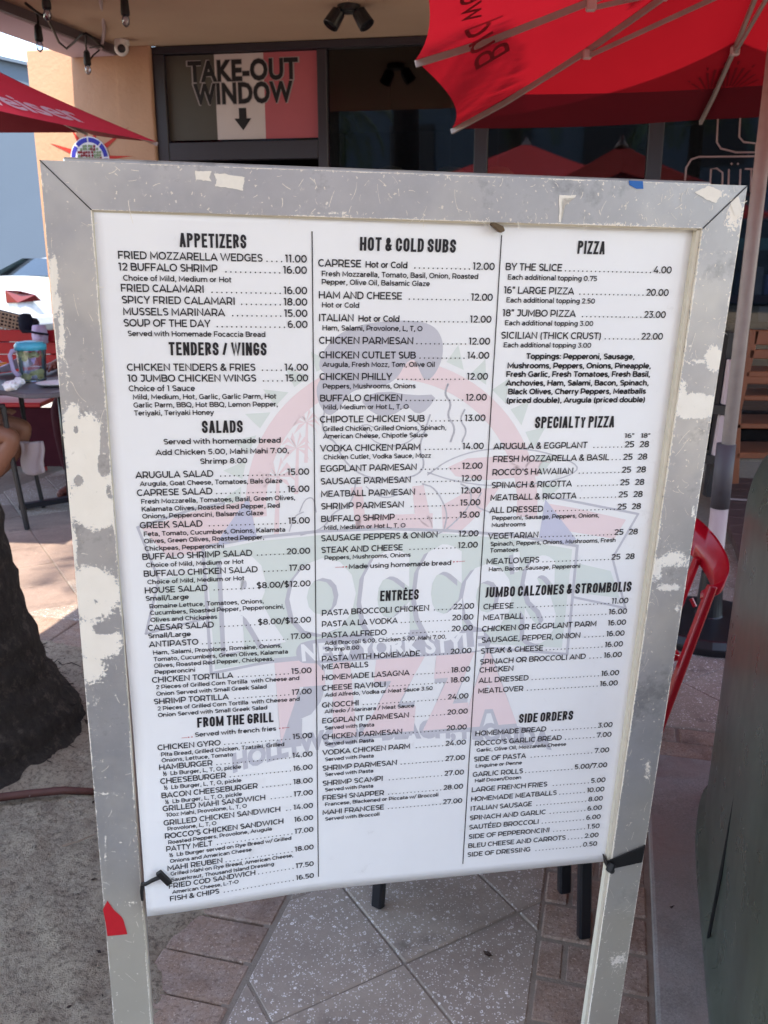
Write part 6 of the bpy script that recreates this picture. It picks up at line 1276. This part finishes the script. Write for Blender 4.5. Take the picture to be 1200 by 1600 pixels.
NA = 72; vs_ = [cabpt(u, 2 * math.pi * j / NA, h) for u, h in prof for j in range(NA)]; fs = [(i * NA + j, i * NA + (j + 1) % NA, (i + 1) * NA + (j + 1) % NA, (i + 1) * NA + j) for i in range(len(prof) - 1) for j in range(NA)] + [tuple(range((len(prof) - 1) * NA, len(prof) * NA))]
mb.add(vs_, fs); mb.build('housing', M['cabinet'], cab, smooth=True)
mb = MB(); q = [pA + ed * .62 + ou * .0 + Vector((0, 0, z)) for z in (.02, .25, .5, .8)]
for i, p in enumerate(q): p += ou * (.002 + .013 * i) 
mb.tube([p - ou * .012 for p in q], .0035, 6); mb.build('door_seam', M['black_rubber'], cab)
RC = thing('red_chair', 'red metal armchair with a curved arm tucked beside the green cabinet', 'chair', (.9, 2.5, 0)); mr = M['red_paint']
hp_ = [aty(1060, 800, 2.62), aty(1078, 806, 2.60), aty(1098, 822, 2.56), aty(1118, 845, 2.50), aty(1132, 872, 2.43), aty(1134, 893, 2.38), aty(1126, 908, 2.36), aty(1112, 914, 2.36)]
hp_ = smooth_path([tuple(p) for p in hp_], 0); H = [Vector(p) for p in hp_]
H2 = []
for i in range(len(H) - 1):
    for k in range(3):
        t0 = k / 3; p0, p1, p2, p3 = H[max(i - 1, 0)], H[i], H[i + 1], H[min(i + 2, len(H) - 1)]
        H2.append(.5 * ((2 * p1) + (p2 - p0) * t0 + (2 * p0 - 5 * p1 + 4 * p2 - p3) * t0 * t0 + (3 * p1 - p0 - 3 * p2 + p3) * t0 ** 3))
H2.append(H[-1])
vs_ = []
for i, p in enumerate(H2):
    k = i / (len(H2) - 1); hh = .085 * (1 - .55 * max(0, (k - .55) / .45)); 
    vs_ += [p + Vector((0, 0, .0)), p + Vector((.008, -.006, .004)), p + Vector((-.012, -.030, -hh * .5)), p + Vector((-.034, -.01, -hh)), p + Vector((-.03, .0, -hh * .5))]
mb = MB(); n = 5; mb.add(vs_, [(i * n + j, i * n + (j + 1) % n, (i + 1) * n + (j + 1) % n, (i + 1) * n + j) for i in range(len(H2) - 1) for j in range(n)] + [(4, 3, 2, 1, 0), tuple(range((len(H2) - 1) * n, len(H2) * n))]); mb.build('armrest', mr, RC, smooth=True, bevel=.002)
mb = MB(); ftp = atz(1000, 1215); mb.bar([aty(1113, 915, 2.35), ftp], .036, .022, (1, 0, 0)); mb.build('leg', mr, RC, bevel=.005, seg=2)
mb = MB(); mb.bar([aty(1090, 872, 2.52), aty(1052, 968, 2.50), aty(1000, 1100, 2.48)], .030, .016, (1, 0, 0)); mb.build('back_post', mr, RC, bevel=.003)
mb = MB(); sc0 = aty(945, 990, 2.55); mb.prism([sc0 + Vector(v) for v in ((-.2, -.22, 0), (.17, -.2, 0), (.17, .2, 0), (-.2, .2, 0))], (0, 0, .025)); mb.build('seat', mr, RC, bevel=.008, seg=2)
for dx, dy in ((-.18, -.2), (-.18, .18), (.12, .2)): mb = MB(); mb.bar([sc0 + Vector((dx, dy, 0)), Vector((sc0.x + dx * 1.25, sc0.y + dy * 1.2, 0))], .034, .024, (1, 0, 0)); mb.build('leg', mr, RC, bevel=.004)
mb = MB(); mb.bar([sc0 + Vector((-.2, .2, .02)), sc0 + Vector((-.2, .26, .30)), H[0] + Vector((-.06, .05, .0)), H[0]], .03, .05); mb.build('back_rail', mr, RC, bevel=.005)
mb = MB(); mb.tube([aty(1080, 935, 2.44), aty(1086, 948, 2.43)], .006, 6); mb.build('bolt', mr, RC)

rk = thing('wooden_rack', 'orange brown slatted wooden rack behind the parasol pole', 'rack', aty(1180, 760, 4.6)); rk_y = 4.6
def rb(x0, y0, x1, y1, hpx, dep=.30, nm='slat', mt='wood_orange'):
    a, b = aty(x0, y0, rk_y), aty(x1, y1, rk_y); h_ = hpx / 1400 * rk_y; mb = MB(); mb.hexa([a - Vector((0, 0, h_)), b - Vector((0, 0, h_)), b + Vector((0, dep, -h_)), a + Vector((0, dep, -h_)), a, b, b + Vector((0, dep, 0)), a + Vector((0, dep, 0))]); mb.build(nm, M[mt], rk, bevel=.004)
for x0, y0, hpx, dep in ((1180, 516, 22, .05), (1172, 546, 14, .03), (1166, 580, 9, .25), (1168, 588, 12, .03), (1163, 618, 8, .28), (1152, 662, 8, .3), (1150, 707, 10, .3)): rb(x0, y0, 1330, y0 + 2, hpx, dep)
for xa, ya, xb, yb in ((1178, 515, 1150, 640), (1150, 640, 1146, 755), (1322, 518, 1318, 755)): 
    mb = MB(); mb.bar([aty(xa, ya, rk_y + .02), aty(xb, yb, rk_y + .02)], .045, .04, (0, 1, 0)); mb.build('post', M['wood_orange'], rk, bevel=.004)
wp_ = thing('white_post', 'pale painted post with dark bands just left of the parasol pole', 'post', aty(1112, 760, 4.1))
for (xa, ya, xb, yb) in ((1143, 562, 1133, 632), (1129, 648, 1118, 713)): mb = MB(); mb.bar([aty(xa, ya, 4.1), aty(xb, yb, 4.1)], .034, .03, (0, 1, 0)); mb.build('panel_strip', M['white_post'], wp_, bevel=.003)
mb = MB(); mb.bar([aty(1146, 520, 4.15), aty(1110, 775, 4.15)], .06, .05, (0, 1, 0)); mb.build('post_core', M['black_metal'], wp_)
for (xa, ya, xb, yb) in ((1105, 638, 1145, 641), (1100, 716, 1135, 719)): mb = MB(); mb.bar([aty(xa, ya, 4.1), aty(xb, yb, 4.1)], .04, .05, (0, 1, 0)); mb.build('band', M['black_metal'], wp_)
sh = thing('shelf_unit', 'dark shelf unit with coloured goods inside the right window', 'shelf', aty(1190, 560, 8.2)); sy = 8.0
for yy, mk, hp2 in ((333, 'red_paint', 8), (372, 'teal', 17), (462, 'cloth_maroon', 10), (505, 'black_metal', 10)):
    a, b = aty(1140, yy, sy), aty(1330, yy, sy); mb = MB(); mb.fbox(a - Vector((0, 0, hp2 / 1400 * sy)), b - a, (0, .35, 0), (0, 0, hp2 / 1400 * sy)); mb.build('shelf_board', M[mk], sh)
mb = MB(); a, b = aty(1138, 290, sy + .36), aty(1332, 290, sy + .36); mb.fbox(Vector((a.x, a.y, .04)), (b.x - a.x, 0, 0), (0, .03, 0), (0, 0, a.z)); mb.build('back_board', M['interior'], sh)
for k, (x, y0, y1, w_, mk, lab) in enumerate(((1172, 332, 305, 10, 'grey_box', 'grey box on the red shelf'), (1190, 332, 300, 12, 'blue', 'blue box on the red shelf'), (1164, 461, 430, 9, 'blue', 'small blue box on the maroon shelf'), (1180, 461, 420, 12, 'grey_box', 'taller grey box on the maroon shelf'), (1196, 461, 432, 12, 'blue', 'wide blue box on the maroon shelf'), (1186, 504, 480, 16, 'grey_box', 'wide grey box on the bottom black shelf'))):
    a = aty(x, y0, sy); h_ = (y0 - y1) / 1400 * sy; ww_ = w_ / 1400 * sy; mb = MB(); mb.fbox(a + Vector((0, .04, .001)), (ww_, 0, 0), (0, .2, 0), (0, 0, h_)); mb.build('box', M[mk], None, bevel=.004, label=lab + ' inside the right window', cat='box', group='goods on the shelves inside the window')

# ------------------------------------------------------------------ street side behind the camera (seen in the window glass)
t_ = thing('street_building', 'long pale two storey building across the way, reflected in the windows', 'building', (0, -16, 0))
mb = MB(); mb.fbox((-22, -22, 0), (40, 0, 0), (0, 6, 0), (0, 0, 6.5)); mb.build('wall', M['bluewall'], t_)
for i in range(12):
    for z in (1.0, 3.9): mb = MB(); mb.fbox((-20.5 + i * 3.1, -16.0, z), (1.5, 0, 0), (0, .06, 0), (0, 0, 1.5)); mb.build('window', M['dark_frame'], t_)
for i, (x, y, h_, sd) in enumerate(((-6.5, -7.5, 4.8, 11), (-2.6, -9.5, 5.6, 12), (1.6, -8.0, 4.6, 13), (5.4, -9.0, 5.4, 14), (9.0, -7.6, 4.4, 15))):
    palm((x, y, 0), h_, [(-.03, .26), (0, .25), (.3, .2), (1.5, .15), (7, .12)], ['palm behind the viewer farthest left in the window reflection', 'tall palm behind the viewer left of the middle one', 'short palm straight behind the viewer', 'tall palm behind the viewer right of the middle one', 'palm behind the viewer farthest right in the reflection'][i], seed=sd, group='palms across the way', nf=18)
